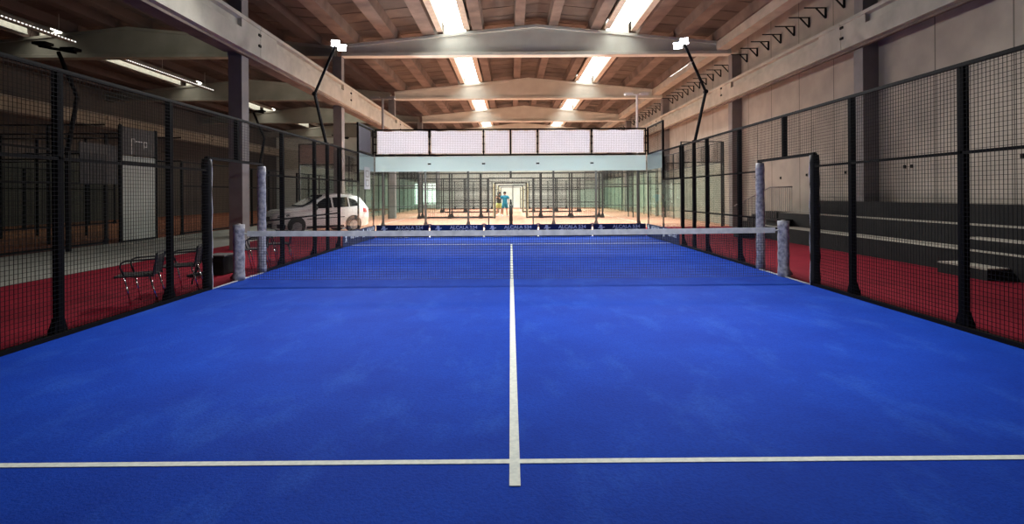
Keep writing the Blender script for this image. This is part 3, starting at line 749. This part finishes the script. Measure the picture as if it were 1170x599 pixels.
MB().box(8.95, 9.43, 8.15, 8.95, 0.431, 0.60).box(8.9, 9.43, 8.1, 9.0, 0.60, 0.66).build('step_block', 'bench_dark', s)
s = thing('equipment_box', (8.1, 8.9, 0), 'low black box on the red carpet beyond the right net post', 'box')
MB().box(7.9, 8.4, 8.6, 9.2, 0.0, 0.30).build('box_body', 'bench_dark', s, bevel=0.02); MB().box(7.87, 8.43, 8.57, 9.23, 0.301, 0.35).build('lid', 'bench_dark', s, bevel=0.01)
st = thing('access_stair', (10.0, 11.6, 0), 'dark access stair leading up to the bleacher beside the right wall', 'stair')
MB().box(9.5, 10.22, 9.3, 11.0, 0.0, 0.86).build('landing', 'bench_dark', st)
for i in range(5):
    MB().box(9.5, 10.22, 11.0 + 0.4 * i, 11.4 + 0.4 * i, 0.0, 0.72 - 0.15 * i).build('step', 'bench_dark', st)
rl = thing('stair_railing', (9.45, 11.0, 0), 'thin steel railing with upright bars beside the access stair', 'railing')
xr = 9.46; top = [(xr, 8.2, 1.76), (xr, 9.75, 1.76), (xr, 12.9, 1.02)]
MB().tube(top, 0.022, 8).build('handrail', 'column_grey', rl, smooth=True)
yy = 8.2
while yy <= 12.9:
    zt = 1.76 if yy <= 9.75 else 1.76 - (yy - 9.75) * 0.74 / 3.15
    zb0 = 0.88 if yy < 9.3 else 0.02
    MB().tube([(xr, yy, zb0 if yy > 9.3 else 0.90), (xr, yy, zt)], 0.009, 6).build('baluster', 'column_grey', rl)
    yy += 0.145
# small fixings on the wall panels
for yy, zz in ((9.3, 2.2), (9.5, 2.15), (11.4, 2.1), (13.6, 2.2), (7.2, 2.15), (4.6, 2.2), (4.35, 2.2), (1.2, 2.25)):
    MB().box(XR - 0.03, XR, yy, yy + 0.07, zz, zz + 0.09).build('wall_fixing', 'bench_dark', None, label='small dark fixing on the joint of the right wall panels', cat='fixing', group='fixings on the right wall')

# ------------------------------------------------------------------ chairs
def make_chair():
    t = thing('terrace_chair', (0, 0, 0), '', 'chair', 'black terrace chairs beside the left fence')
    # faces +y ; width in x
    w = 0.24; sh = 0.415
    for s in (-1, 1):
        x = s * w
        m = MB(); m.tube([(x * 0.95, -0.25, 0.74), (x, -0.225, 0.66), (x * 1.05, -0.05, 0.655), (x * 1.05, 0.13, 0.645), (x * 1.05, 0.185, 0.62), (x * 1.03, 0.20, 0.56), (x, 0.155, 0.43)], 0.013, 8)
        m.build('armrest', 'chair_black', t, smooth=True)
        MB().tube([(x, 0.155, 0.44), (x, 0.07, 0.0)], 0.012, 8).build('leg', 'chrome', t, smooth=True, label='chrome front leg')
        MB().tube([(x, -0.16, 0.42), (x, -0.27, 0.0)], 0.012, 8).build('leg', 'chrome', t, smooth=True, label='chrome rear leg')
    m = MB()
    for k in range(8):
        y0 = -0.20 + k * 0.058; m.box(-w, w, y0, y0 + 0.050, sh, sh + 0.016)
    for s in (-1, 1): m.bar((s * w, -0.22, sh + 0.005), (s * w, 0.27, sh + 0.005), 0.022)
    m.bar((-w, 0.265, sh + 0.003), (w, 0.265, sh + 0.003), 0.03)
    m.build('seat', 'chair_black', t)
    m = MB()
    for k in range(6):
        z = 0.47 + k * 0.044; y = -0.20 - 0.045 * (z - 0.45) / 0.28
        m.bar((-w * 0.97, y, z), (w * 0.97, y, z), 0.012, 0.037)
    for s in (-1, 1): m.tube([(s * w * 0.97, -0.20, 0.42), (s * w * 0.97, -0.255, 0.745)], 0.012, 8)
    m.tube([(-w * 0.97, -0.255, 0.745), (w * 0.97, -0.255, 0.745)], 0.012, 8)
    m.build('backrest', 'chair_black', t)
    return t
ch = make_chair()
CH = [(-5.48, -2.05, 110, 'black terrace chair with chrome legs standing nearest behind the left fence'),
      (-5.50, -0.98, 110, 'black terrace chair partly hidden behind the post left of the black door pad'),
      (-5.55, 1.75, 110, 'black terrace chair seen through the net just past the left net post'),
      (-5.55, 3.0, 110, "black terrace chair seen just below the white car's front wheel, beyond the net")]
for i, (x, y, a, lb) in enumerate(CH):
    o = ch if i == 0 else copy_tree(ch)
    o.location = (x, y, 0); o.rotation_euler.z = math.radians(a); o['label'] = lb
# court brush / crate by the column
t = thing('waste_bin', (-6.3, 1.5, 0), 'black open bin standing on the red carpet beside the left net post', 'bin')
m = MB(); m.prism([(-6.04, 0.66), (-5.70, 0.66), (-5.68, 1.1), (-6.06, 1.1)], 0.0, 0.36, 'z'); m.build('bin_body', 'bench_dark', t, bevel=0.02)
MB().box(-6.08, -5.66, 0.63, 1.13, 0.361, 0.40).build('rim', 'board_black', t, bevel=0.01)
t = thing('squeegee', (-6.6, 1.0, 0), 'thin black pole leaning down to the bin beside the left net post', 'pole')
MB().tube([(-6.10, 0.60, 0.30), (-5.62, 0.0, 0.98)], 0.012, 8).build('handle', 'bench_dark', t)
MB().box(-6.30, -6.18, 0.45, 0.85, 0.0, 0.05).bar((-6.24, 0.65, 0.05), (-6.10, 0.60, 0.31), 0.02).build('blade', 'bench_dark', t)
t = thing('squeegee', (-5.9, -1.0, 0), 'thin black pole leaning up from the left behind the second chair', 'pole')
MB().tube([(-5.62, -0.55, 0.02), (-5.35, -0.45, 1.15)], 0.014, 8).build('handle', 'bench_dark', t)

# ------------------------------------------------------------------ the left hall: cages, boards, masts
XCG = -13.4
def left_cage(X, ya, yb, label, step=2.0, door=None):
    t = thing('court_fence', (X, (ya + yb) / 2, 0), label, 'fence', 'fences of the dim left hall')
    n = int((yb - ya) / step)
    for i in range(n):
        y0 = ya + i * step
        MB().grid_wires((X, y0 + 0.03), (X, y0 + step - 0.03), 0.05, 2.97, 0.1, 0.007).build('mesh_panel', 'wire_black', t)
    for i in range(n + 1):
        y0 = ya + i * step
        m = MB(); m.box(X - 0.09, X - 0.01, y0 - 0.045, y0 + 0.045, 0, 3.0)
        m.prism([(y0 - 0.13, 0), (y0 + 0.13, 0), (y0 + 0.045, 0.33), (y0 - 0.045, 0.33)], X - 0.07, X - 0.03, 'x'); m.build('post', 'black_steel', t)
    for z in (0.07, 2.0, 2.98): MB().bar((X - 0.04, ya, z), (X - 0.04, yb, z), 0.05, 0.06).build('rail', 'black_steel', t)
left_cage(XCG, -4.0, 8.0, 'black mesh fence of the nearest court in the dim left hall')
left_cage(XCG, 12.2, 22.2, 'black mesh fence of the second court in the dim left hall')
left_cage(XCG, 24.2, 36.2, 'black mesh fence of the third court in the dim left hall')
left_cage(-23.4, -4.0, 8.0, 'rear mesh fence of the nearest court in the dim left hall')
left_cage(-23.4, 12.2, 22.2, 'rear mesh fence of the second court in the dim left hall')
t = thing('backdrop_panel', (XCG, 9.6, 0), 'tall white panel under a black banner at the corner of the left hall court', 'panel')
MB().box(XCG - 0.02, XCG + 0.01, 8.65, 10.45, 0.05, 3.0).build('white_panel', 'board_white', t)
MB().box(XCG - 0.02, XCG + 0.01, 8.65, 10.5, 3.04, 4.0).build('black_banner', 'board_black', t)
MB().box(XCG - 0.05, XCG + 0.04, 8.58, 8.66, 0, 4.05).box(XCG - 0.05, XCG + 0.04, 10.46, 10.54, 0, 4.05).box(XCG - 0.03, XCG + 0.03, 8.6, 10.5, 2.75, 2.82).box(XCG - 0.03, XCG + 0.03, 8.6, 10.5, 0, 0.06).build('frame', 'black_steel', t)
m = MB(); xx = XCG + 0.012
for (a, b, z0, z1) in ((9.15, 9.18, 3.05, 3.62), (9.15, 9.35, 3.60, 3.63), (9.32, 9.35, 3.48, 3.63), (9.35, 9.72, 3.53, 3.56), (9.80, 9.83, 3.32, 3.56), (9.80, 9.98, 3.54, 3.57), (9.95, 9.98, 3.38, 3.57), (9.80, 9.98, 3.37, 3.40)):
    m.box(xx, xx + 0.006, a, b, z0, z1)
m.build('line_print', 'board_print', t)
for y0, lb in ((6.5, 'dark glass corner panel left of the white panel in the left hall'),):
    t = thing('dark_panel', (XCG, y0 + 1, 0), lb, 'panel')
    MB().box(XCG - 0.03, XCG - 0.005, 8.05 - 1.2, 8.5, 2.0, 3.3).build('dark_cloth', 'board_black', t)
for i, y in enumerate((8.0, 10.6, 12.2)):
    tt = thing('glass_enclosure', (-18.4, y, 0), '%s glass end wall in the dim left hall' % ['front', 'middle', 'rear'][i], 'glass enclosure', 'glass end walls of the left hall')
    for j in range(5):
        MB().box(-23.4 + 2 * j + 0.02, -23.4 + 2 * j + 1.98, y, y + 0.012, 0.02, 3.0).build('glass_pane', 'far_glass', tt)
        MB().box(-23.4 + 2 * j - 0.04, -23.4 + 2 * j + 0.04, y + 0.02, y + 0.09, 0, 4.0).build('post', 'black_steel', tt)
    for z in (3.02, 3.98): MB().bar((-23.4, y + 0.05, z), (-13.5, y + 0.05, z), 0.05, 0.05).build('rail', 'black_steel', tt)
pad(XCG - 0.12, 13.9, 2.3, 0.09, 'pad_marble', 'pale padded door post far back in the dim left hall', n=10)

def kink_mast(x, y, s, label, lit=False, e=0):
    t = thing('floodlight_mast', (x, y, 0), label, 'floodlight', 'kinked floodlight masts of the left hall')
    MB().box(x - 0.05, x + 0.05, y - 0.05, y + 0.05, 0, 3.0).build('pole', 'black_steel', t)
    el = (x + s * 0.28, y, 4.45); hd = (x - s * 0.25, y, 5.75)
    MB().tube([(x, y, 2.9), el], 0.06, 10).build('lower_arm', 'black_steel', t); MB().tube([el, hd], 0.055, 10).build('upper_arm', 'black_steel', t)
    MB().bar((hd[0] - 0.55, y, hd[2] + 0.18), (hd[0] + 0.5, y, hd[2] - 0.02), 0.07).build('cross_bar', 'black_steel', t)
    for dx, dz in ((-0.45, 0.2), (0.35, 0.03)):
        m = MB(); m.box(hd[0] + dx - 0.2, hd[0] + dx + 0.2, y - 0.15, y + 0.15, hd[2] + dz, hd[2] + dz + 0.08); h = m.build('lamp_head', 'black_steel', t)
        if lit: MB().box(hd[0] + dx - 0.16, hd[0] + dx + 0.16, y + 0.151, y + 0.16, hd[2] + dz + 0.01, hd[2] + dz + 0.07).build('lamp_glass', 'far_lamp_face', h)
    if lit: lamp('hall_lamp', (hd[0], y + 0.35, hd[2] + 0.35), e, 0.3, (hd[0] - 1.5, y + 9, 8.8), (1, 0.98, 0.82)).data.spread = 1.1
kink_mast(-12.75, 5.6, 1, 'dark kinked floodlight mast at the upper left, lighting the beam behind it', True, 25)
kink_mast(-18.5, 7.0, -1, 'thin dark kinked mast far left behind the mesh')
kink_mast(-12.6, 17.2, 1, 'dark kinked floodlight mast beside the near column in the left hall', True, 25)
kink_mast(-12.7, 30.0, -1, 'dark floodlight mast above the white car in the left hall', True, 60)
# perforated cable tray with daylight dots beside the left hall rooflight
for (ya, yb, n_, lb) in ((4.0, 14.6, 60, 'perforated metal strip with dots of light high in the left hall, near one'), (15.8, 26.0, 60, 'perforated metal strip with dots of light high in the left hall, far one')):
    t = thing('light_strip', (-19.60, ya, 8.55), lb, 'light strip', 'perforated light strips')
    MB().box(-19.90, -19.60, ya, yb, 8.55, 8.62).build('strip_body', 'frame_grey', t)
    m = MB()
    for k in range(n_):
        y0 = ya + (yb - ya) * k / n_; m.box(-19.599, -19.593, y0 + 0.03, y0 + 0.12, 8.562, 8.61)
    for y0 in (ya + 0.5, (ya + yb) / 2, yb - 0.8): MB().tube([(-19.75, y0, 8.62), (-19.75, y0, zb_left(-19.75) + 0.41)], 0.012, 6).build('hanger', 'frame_grey', t)
    m.build('light_dots', 'dot_light', t, kind='stuff')

# ------------------------------------------------------------------ the white car
def build_car():
    L = 4.0
    h = Vector((-0.745, -0.667, 0)).normalized(); pr = Vector((h.y, -h.x, 0))   # pr: away from the viewer (car's right)
    if pr.y < 0: pr = -pr
    ctr = Vector((-7.62, 12.35, 0))
    ctr += pr * 0.85
    def W(u, v, z): return ctr + h * u + pr * v + Vector((0, 0, z))             # u forwards, v to the right
    t = thing('car', tuple(ctr), 'white compact crossover car parked beyond the left fence', 'car')
    # stations along u: (u, sill z, half sill, mid z, half mid, belt z, half belt, roof z, half roof, )
    S = [(2.08, 0.30, 0.64, 0.52, 0.68, 0.74, 0.64, 0.80, 0.50),
         (1.92, 0.24, 0.72, 0.54, 0.76, 0.84, 0.70, 0.92, 0.55),
         (1.70, 0.22, 0.80, 0.56, 0.84, 0.92, 0.78, 1.00, 0.62),
         (1.25, 0.22, 0.83, 0.58, 0.87, 0.97, 0.81, 1.06, 0.66),
         (0.90, 0.22, 0.84, 0.58, 0.87, 0.99, 0.82, 1.10, 0.68),
         (0.62, 0.22, 0.84, 0.58, 0.87, 1.00, 0.82, 1.20, 0.68),
         (0.30, 0.22, 0.84, 0.58, 0.87, 1.01, 0.82, 1.38, 0.63),
         (0.00, 0.22, 0.84, 0.58, 0.87, 1.02, 0.82, 1.52, 0.59),
         (-0.35, 0.22, 0.84, 0.58, 0.87, 1.03, 0.82, 1.585, 0.58),
         (-0.90, 0.22, 0.84, 0.59, 0.87, 1.05, 0.82, 1.60, 0.58),
         (-1.35, 0.22, 0.84, 0.60, 0.87, 1.08, 0.81, 1.57, 0.57),
         (-1.62, 0.24, 0.82, 0.62, 0.86, 1.10, 0.78, 1.50, 0.55),
         (-1.85, 0.28, 0.78, 0.64, 0.82, 1.08, 0.72, 1.24, 0.58),
         (-1.98, 0.34, 0.70, 0.66, 0.74, 1.00, 0.66, 1.06, 0.56)]
    rows = []
    for (u, z0, w0, z1, w1, z2, w2, z3, w3) in S:
        zr = z3 + (0.03 if z3 > 1.4 else 0.015)
        rows.append([(u, -w0, z0), (u, -w1, z1), (u, -(w1 + w2) / 2 - 0.01, (z1 + z2) / 2 + 0.03), (u, -w2, z2), (u, -w3, z3), (u, -w3 * 0.5, zr), (u, 0, zr + 0.008),
                     (u, w3 * 0.5, zr), (u, w3, z3), (u, w2, z2), (u, (w1 + w2) / 2 + 0.01, (z1 + z2) / 2 + 0.03), (u, w1, z1), (u, w0, z0)])
    n = len(rows[0]); m = MB(); vs = [W(*p) for r in rows for p in r]; fs = []
    for i in range(len(rows) - 1):
        for k in range(n): fs.append((i * n + k, i * n + (k + 1) % n, (i + 1) * n + (k + 1) % n, (i + 1) * n + k))
    fs.append(tuple(range(n))); fs.append(tuple((len(rows) - 1) * n + k for k in range(n)))
    m.add(vs, fs); body = m.build('body', 'car_white', t, smooth=True)
    bv = body.modifiers.new('bevel', 'BEVEL'); bv.width = 0.02; bv.segments = 2; bv.limit_method = 'ANGLE'; bv.angle_limit = 0.5
    wheels = [(1.20, -1), (1.20, 1), (-1.20, -1), (-1.20, 1)]
    for (u, s) in wheels:
        a = MB(); a.tube([W(u, s * 0.70, 0.38), W(u, s * 0.882, 0.38)], [0.355, 0.355], 28); a.build('wheel_arch', 'car_black', body, smooth=False)
        w = MB(); w.tube([W(u, s * 0.72, 0.32), W(u, s * 0.74, 0.32), W(u, s * 0.90, 0.32), W(u, s * 0.915, 0.32)], [0.27, 0.32, 0.32, 0.28], 28)
        wh = w.build('wheel', 'tyre', t)
        r = MB(); r.tube([W(u, s * 0.90, 0.32), W(u, s * 0.918, 0.32)], 0.19, 24)
        for k in range(5):
            an = 2 * PI * k / 5; c = W(u, s * 0.92, 0.32); e = W(u + 0.19 * math.cos(an), s * 0.92, 0.32 + 0.19 * math.sin(an)); r.bar(c, e, 0.03, 0.05)
        r.build('rim', 'alloy', wh)
    def side_poly(name, pts, s, mat, th=0.012, parent=t):
        """pts: (u, z) ; the sheet follows the leaning flank"""
        m = MB(); vs = []
        for k in (0, 1):
            for (u, z) in pts:
                # find flank half width at (u,z)
                for i in range(len(S) - 1):
                    if S[i + 1][0] <= u <= S[i][0]: break
                f = (u - S[i][0]) / (S[i + 1][0] - S[i][0]); q = [S[i][j] + (S[i + 1][j] - S[i][j]) * f for j in range(9)]
                prof = [(q[1], q[2]), (q[3], q[4]), ((q[3] + q[5]) / 2 + 0.03, (q[4] + q[6]) / 2 + 0.01), (q[5], q[6]), (q[7], q[8])]
                wv = prof[-1][1]
                for (za, wa), (zb2, wb) in zip(prof, prof[1:]):
                    if za <= z <= zb2: wv = wa + (wb - wa) * (z - za) / (zb2 - za); break
                vs.append(W(u, s * (wv + (0.002 if k == 0 else th)), z))
        nn = len(pts); m.add(vs, [tuple(range(nn)), tuple(range(2 * nn - 1, nn - 1, -1))] + [(i, i + nn, (i + 1) % nn + nn, (i + 1) % nn) for i in range(nn)])
        return m.build(name, mat, parent)
    for s in (-1, 1):
        side_poly('side_window', [(0.52, 1.03), (-0.28, 1.055), (-0.28, 1.48), (-0.02, 1.46), (0.25, 1.30)], s, 'car_glass')
        side_poly('side_window', [(-0.36, 1.06), (-1.02, 1.085), (-1.02, 1.50), (-0.36, 1.49)], s, 'car_glass')
        side_poly('side_window', [(-1.08, 1.09), (-1.52, 1.13), (-1.40, 1.36), (-1.08, 1.47)], s, 'car_glass')
        side_poly('sill_trim', [(0.80, 0.24), (-0.78, 0.24), (-0.78, 0.34), (0.80, 0.34)], s, 'car_black')
        side_poly('door_moulding', [(0.80, 0.60), (-0.80, 0.66), (-0.80, 0.69), (0.80, 0.63)], s, 'car_black')
        side_poly('door_handle', [(-0.08, 0.90), (-0.26, 0.905), (-0.26, 0.935), (-0.08, 0.93)], s, 'alloy', 0.03)
        side_poly('headlight', [(1.90, 0.74), (1.50, 0.80), (1.42, 0.87), (1.70, 0.86), (1.88, 0.80)], s, 'headlight', 0.02)
        side_poly('headlight_surround', [(1.93, 0.70), (1.44, 0.77), (1.50, 0.80), (1.90, 0.74)], s, 'car_black', 0.022)
        side_poly('tail_light', [(-1.66, 0.86), (-1.86, 0.84), (-1.84, 1.0), (-1.68, 1.04)], s, 'red_lens', 0.02)
        side_poly('lower_bumper', [(1.93, 0.30), (1.64, 0.26), (1.62, 0.42), (1.93, 0.46)], s, 'car_black', 0.02)
        m = MB(); m.tube([W(0.0, s * 0.60, 1.565), W(-0.4, s * 0.60, 1.645), W(-1.0, s * 0.60, 1.655), W(-1.4, s * 0.58, 1.61)], 0.016, 8); m.build('roof_rail', 'alloy', t)
        m = MB(); c = W(0.50, s * 0.98, 1.06)
        m.tube([W(0.50, s * 0.86, 1.03), W(0.50, s * 0.92, 1.06), W(0.50, s * 1.06, 1.07), W(0.50, s * 1.09, 1.07)], [0.03, 0.09, 0.09, 0.05], 10); m.build('side_mirror', 'car_black', t, smooth=True)
    # windscreen, rear window, grille, plate
    m = MB(); a = [W(0.86, -0.62, 1.135), W(0.86, 0.62, 1.135), W(0.02, 0.54, 1.555), W(0.02, -0.54, 1.555)]
    up = Vector((0, 0, 0.05)); m.add([p for p in a] + [p + up for p in a], [(0, 1, 2, 3), (7, 6, 5, 4)] + [(i, i + 4, (i + 1) % 4 + 4, (i + 1) % 4) for i in range(4)]); m.build('windscreen', 'car_glass', t)
    m = MB(); a = [W(-1.66, -0.50, 1.47), W(-1.66, 0.50, 1.47), W(-1.87, 0.54, 1.22), W(-1.87, -0.54, 1.22)]
    bk = h * -0.03; m.add([p for p in a] + [p + bk for p in a], [(0, 1, 2, 3), (7, 6, 5, 4)] + [(i, i + 4, (i + 1) % 4 + 4, (i + 1) % 4) for i in range(4)]); m.build('rear_window', 'car_glass', t)
    m = MB(); m.bar(W(2.08, -0.40, 0.66), W(2.08, 0.40, 0.66), 0.05, 0.17); m.build('grille', 'car_black', t)
    m = MB(); m.bar(W(2.07, -0.60, 0.40), W(2.07, 0.60, 0.40), 0.06, 0.16); m.build('lower_bumper', 'car_black', t)
    m = MB(); m.bar(W(2.115, -0.25, 0.47), W(2.115, 0.25, 0.47), 0.02, 0.10); m.build('number_plate', 'sign_white', t)
build_car()

# ------------------------------------------------------------------ people playing far away
def person(loc, facing, shirt, shorts, label, bend=0.0):
    t = thing('person', loc, label, 'person', 'players on the far courts')
    J = {}
    V = []; Eg = []; Rd = []
    def v(p, r, par=None):
        V.append(p); Rd.append(r); i = len(V) - 1
        if par is not None: Eg.append((par, i))
        return i
    pel = v((0, 0, 0.95), 0.14); wa = v((0, 0.01, 1.12), 0.125, pel); chs = v((0, 0.02 + bend * .1, 1.33), 0.15, wa)
    nb = v((0, 0.02 + bend * .15, 1.47), 0.065, chs); nk = v((0, 0.03 + bend * .2, 1.53), 0.058, nb); hd = v((0, 0.045 + bend * .25, 1.62), 0.092, nk); tp = v((0, 0.04 + bend * .25, 1.71), 0.075, hd)
    hands = []
    for s in (-1, 1):
        sh = v((s * 0.19, 0.02 + bend * .1, 1.43), 0.06, chs)
        if s > 0: el = v((s * 0.34, 0.16, 1.25), 0.042, sh); wr = v((s * 0.30, 0.38, 1.33), 0.028, el); dirv = Vector((-0.1, 0.8, 0.25))
        else: el = v((s * 0.30, 0.0, 1.18), 0.042, sh); wr = v((s * 0.30, 0.16, 1.0), 0.028, el); dirv = Vector((0, 0.5, -0.8))
        dirv.normalize(); wp = Vector(V[wr]); pl = v(tuple(wp + dirv * 0.06), 0.03, wr)
        sd = dirv.cross(Vector((0, 0, 1))).normalized()
        for q, ln in ((-1.5, 0.062), (-0.5, 0.075), (0.5, 0.08), (1.5, 0.07)):
            b = v(tuple(wp + dirv * 0.095 + sd * q * 0.02), 0.010, pl); c = v(tuple(wp + dirv * (0.095 + ln * 0.6) + sd * q * 0.023 + Vector((0, 0, -0.01))), 0.0085, b)
            v(tuple(wp + dirv * (0.095 + ln * 0.9) + sd * q * 0.023 + Vector((0, 0, -0.03))), 0.008, c)
        a = v(tuple(wp + dirv * 0.05 + sd * -0.045 * s), 0.011, pl); v(tuple(wp + dirv * 0.09 + sd * -0.06 * s), 0.009, a)
        hands.append(wp + dirv * 0.09)
        hp = v((s * 0.10, 0, 0.88), 0.10, pel); kn = v((s * 0.15, 0.05 if s > 0 else 0.10, 0.49), 0.062, hp)
        an = v((s * 0.17, -0.02 if s > 0 else 0.02, 0.09), 0.04, kn); v((s * 0.18, 0.14, 0.04), 0.036, an)
    me = bpy.data.meshes.new('body'); me.from_pydata(V, Eg, [])
    o = bpy.data.objects.new('body', me); C.objects.link(o); o.parent = t; me.materials.append(MAT['skin'])
    sk = o.modifiers.new('skin', 'SKIN')
    for i, r in enumerate(Rd): me.skin_vertices[0].data[i].radius = (r, r)
    me.skin_vertices[0].data[0].use_root = True
    ss = o.modifiers.new('sub', 'SUBSURF'); ss.levels = 1; ss.render_levels = 1
    def sleeve(name, rings, mat, n=14):
        m = MB(); vs = []; fs = []
        for (c, rx, ry) in rings:
            for k in range(n): an = 2 * PI * k / n; vs.append((c[0] + rx * math.cos(an), c[1] + ry * math.sin(an), c[2]))
        for i in range(len(rings) - 1):
            for k in range(n): fs.append((i * n + k, i * n + (k + 1) % n, (i + 1) * n + (k + 1) % n, (i + 1) * n + k))
        m.add(vs, fs); return m
    m = sleeve('shirt', [((0, 0, 0.90), 0.185, 0.16), ((0, 0.01, 1.1), 0.165, 0.145), ((0, 0.03, 1.3), 0.205, 0.165), ((0, 0.03 + bend * .1, 1.42), 0.20, 0.14), ((0, 0.03 + bend * .15, 1.50), 0.10, 0.09)], shirt)
    for s in (-1, 1): m.tube([(s * 0.14, 0.02 + bend * .1, 1.43), (s * 0.22, 0.04, 1.40), (s * 0.31, 0.10 if s > 0 else 0.01, 1.27)], [0.08, 0.085, 0.07], 12)
    org = origin_of(t); m.v = [tuple(Vector(p) + org) for p in m.v]; m.build('shirt', shirt, t, smooth=True)
    m = sleeve('shorts', [((0, 0, 0.98), 0.175, 0.155), ((0, 0, 0.84), 0.20, 0.165)], shorts)
    for s in (-1, 1): m.tube([(s * 0.09, 0.0, 0.92), (s * 0.11, 0.01, 0.78), (s * 0.14, 0.05, 0.58)], [0.12, 0.12, 0.115], 12)
    m.v = [tuple(Vector(p) + org) for p in m.v]; m.build('shorts', shorts, t, smooth=True)
    hy = 0.045 + bend * .25
    m = MB(); m.tube([(0, hy - 0.03, 1.60), (0, hy - 0.025, 1.66), (0, hy - 0.02, 1.73), (0, hy - 0.01, 1.77)], [0.085, 0.108, 0.098, 0.04], 12)
    m.v = [tuple(Vector(p) + org) for p in m.v]; m.build('hair', 'hair_dark', t, smooth=True)
    m = MB(); m.tube([(0, hy + 0.085, 1.64), (0, hy + 0.115, 1.605), (0, hy + 0.09, 1.60)], [0.010, 0.018, 0.012], 8); m.v = [tuple(Vector(p) + org) for p in m.v]; m.build('nose', 'skin', t)
    m = MB()
    for s in (-1, 1): m.tube([(s * 0.035, hy + 0.085, 1.65), (s * 0.035, hy + 0.098, 1.65)], 0.012, 8)
    m.bar((-0.025, hy + 0.093, 1.57), (0.025, hy + 0.093, 1.57), 0.01, 0.01); m.v = [tuple(Vector(p) + org) for p in m.v]; m.build('facial_features', 'hair_dark', t)
    for s in (-1, 1):
        m = MB(); m.tube([(s * 0.18, -0.06, 0.045), (s * 0.18, 0.02, 0.055), (s * 0.18, 0.17, 0.035)], [0.04, 0.052, 0.042], 10); m.v = [tuple(Vector(p) + org) for p in m.v]; m.build('shoe', 'shirt_white', t)
    t.rotation_euler.z = facing
    return t, hands
P1, hh1 = person((-0.42, 28.9, 0), math.radians(165), 'cloth_teal', 'cloth_teal', 'person in a teal top and shorts playing on a far court')
P2, hh2 = person((-0.86, 29.9, 0), math.radians(200), 'cloth_dark', 'cloth_lime', 'person in a dark shirt and yellow-green shorts playing on a far court', bend=0.6)
for P, hh, lb in ((P1, hh1, 'padel racket held by the player in teal'), (P2, hh2, 'padel racket held by the player in the dark shirt')):
    M_ = Matrix.Translation(P.location) @ Matrix.Rotation(P.rotation_euler.z, 4, 'Z')
    g = hh[1]; a = M_ @ (g + Vector((0, -0.02, -0.04))); b = M_ @ (g + Vector((0.0, 0.10, 0.12))); c = M_ @ (g + Vector((0, 0.20, 0.27)))
    t = thing('padel_racket', tuple(a), lb, 'racket', 'padel rackets')
    MB().tube([a, b], 0.014, 8).build('grip', 'chair_black', t)
    nrm = (M_.to_3x3() @ Vector((1, 0, 0))) * 0.018
    MB().tube([c - nrm, c + nrm], 0.13, 20).build('head', 'cloth_dark', t)

# ------------------------------------------------------------------ general light
for i in range(2): pass
w = bpy.data.worlds.new('world'); bpy.context.scene.world = w; w.use_nodes = True
w.node_tree.nodes['Background'].inputs[0].default_value = (0.55, 0.6, 0.7, 1)
w.node_tree.nodes['Background'].inputs[1].default_value = 0.012
sc = bpy.context.scene
sc.cycles.transparent_max_bounces = 48
sc.cycles.max_bounces = 8
sc.cycles.diffuse_bounces = 4
sc.view_settings.view_transform = 'Standard'; sc.view_settings.look = 'None'
sc.view_settings.gamma = 1.0; sc.view_settings.exposure = 0.0; sc.view_settings.use_curve_mapping = False
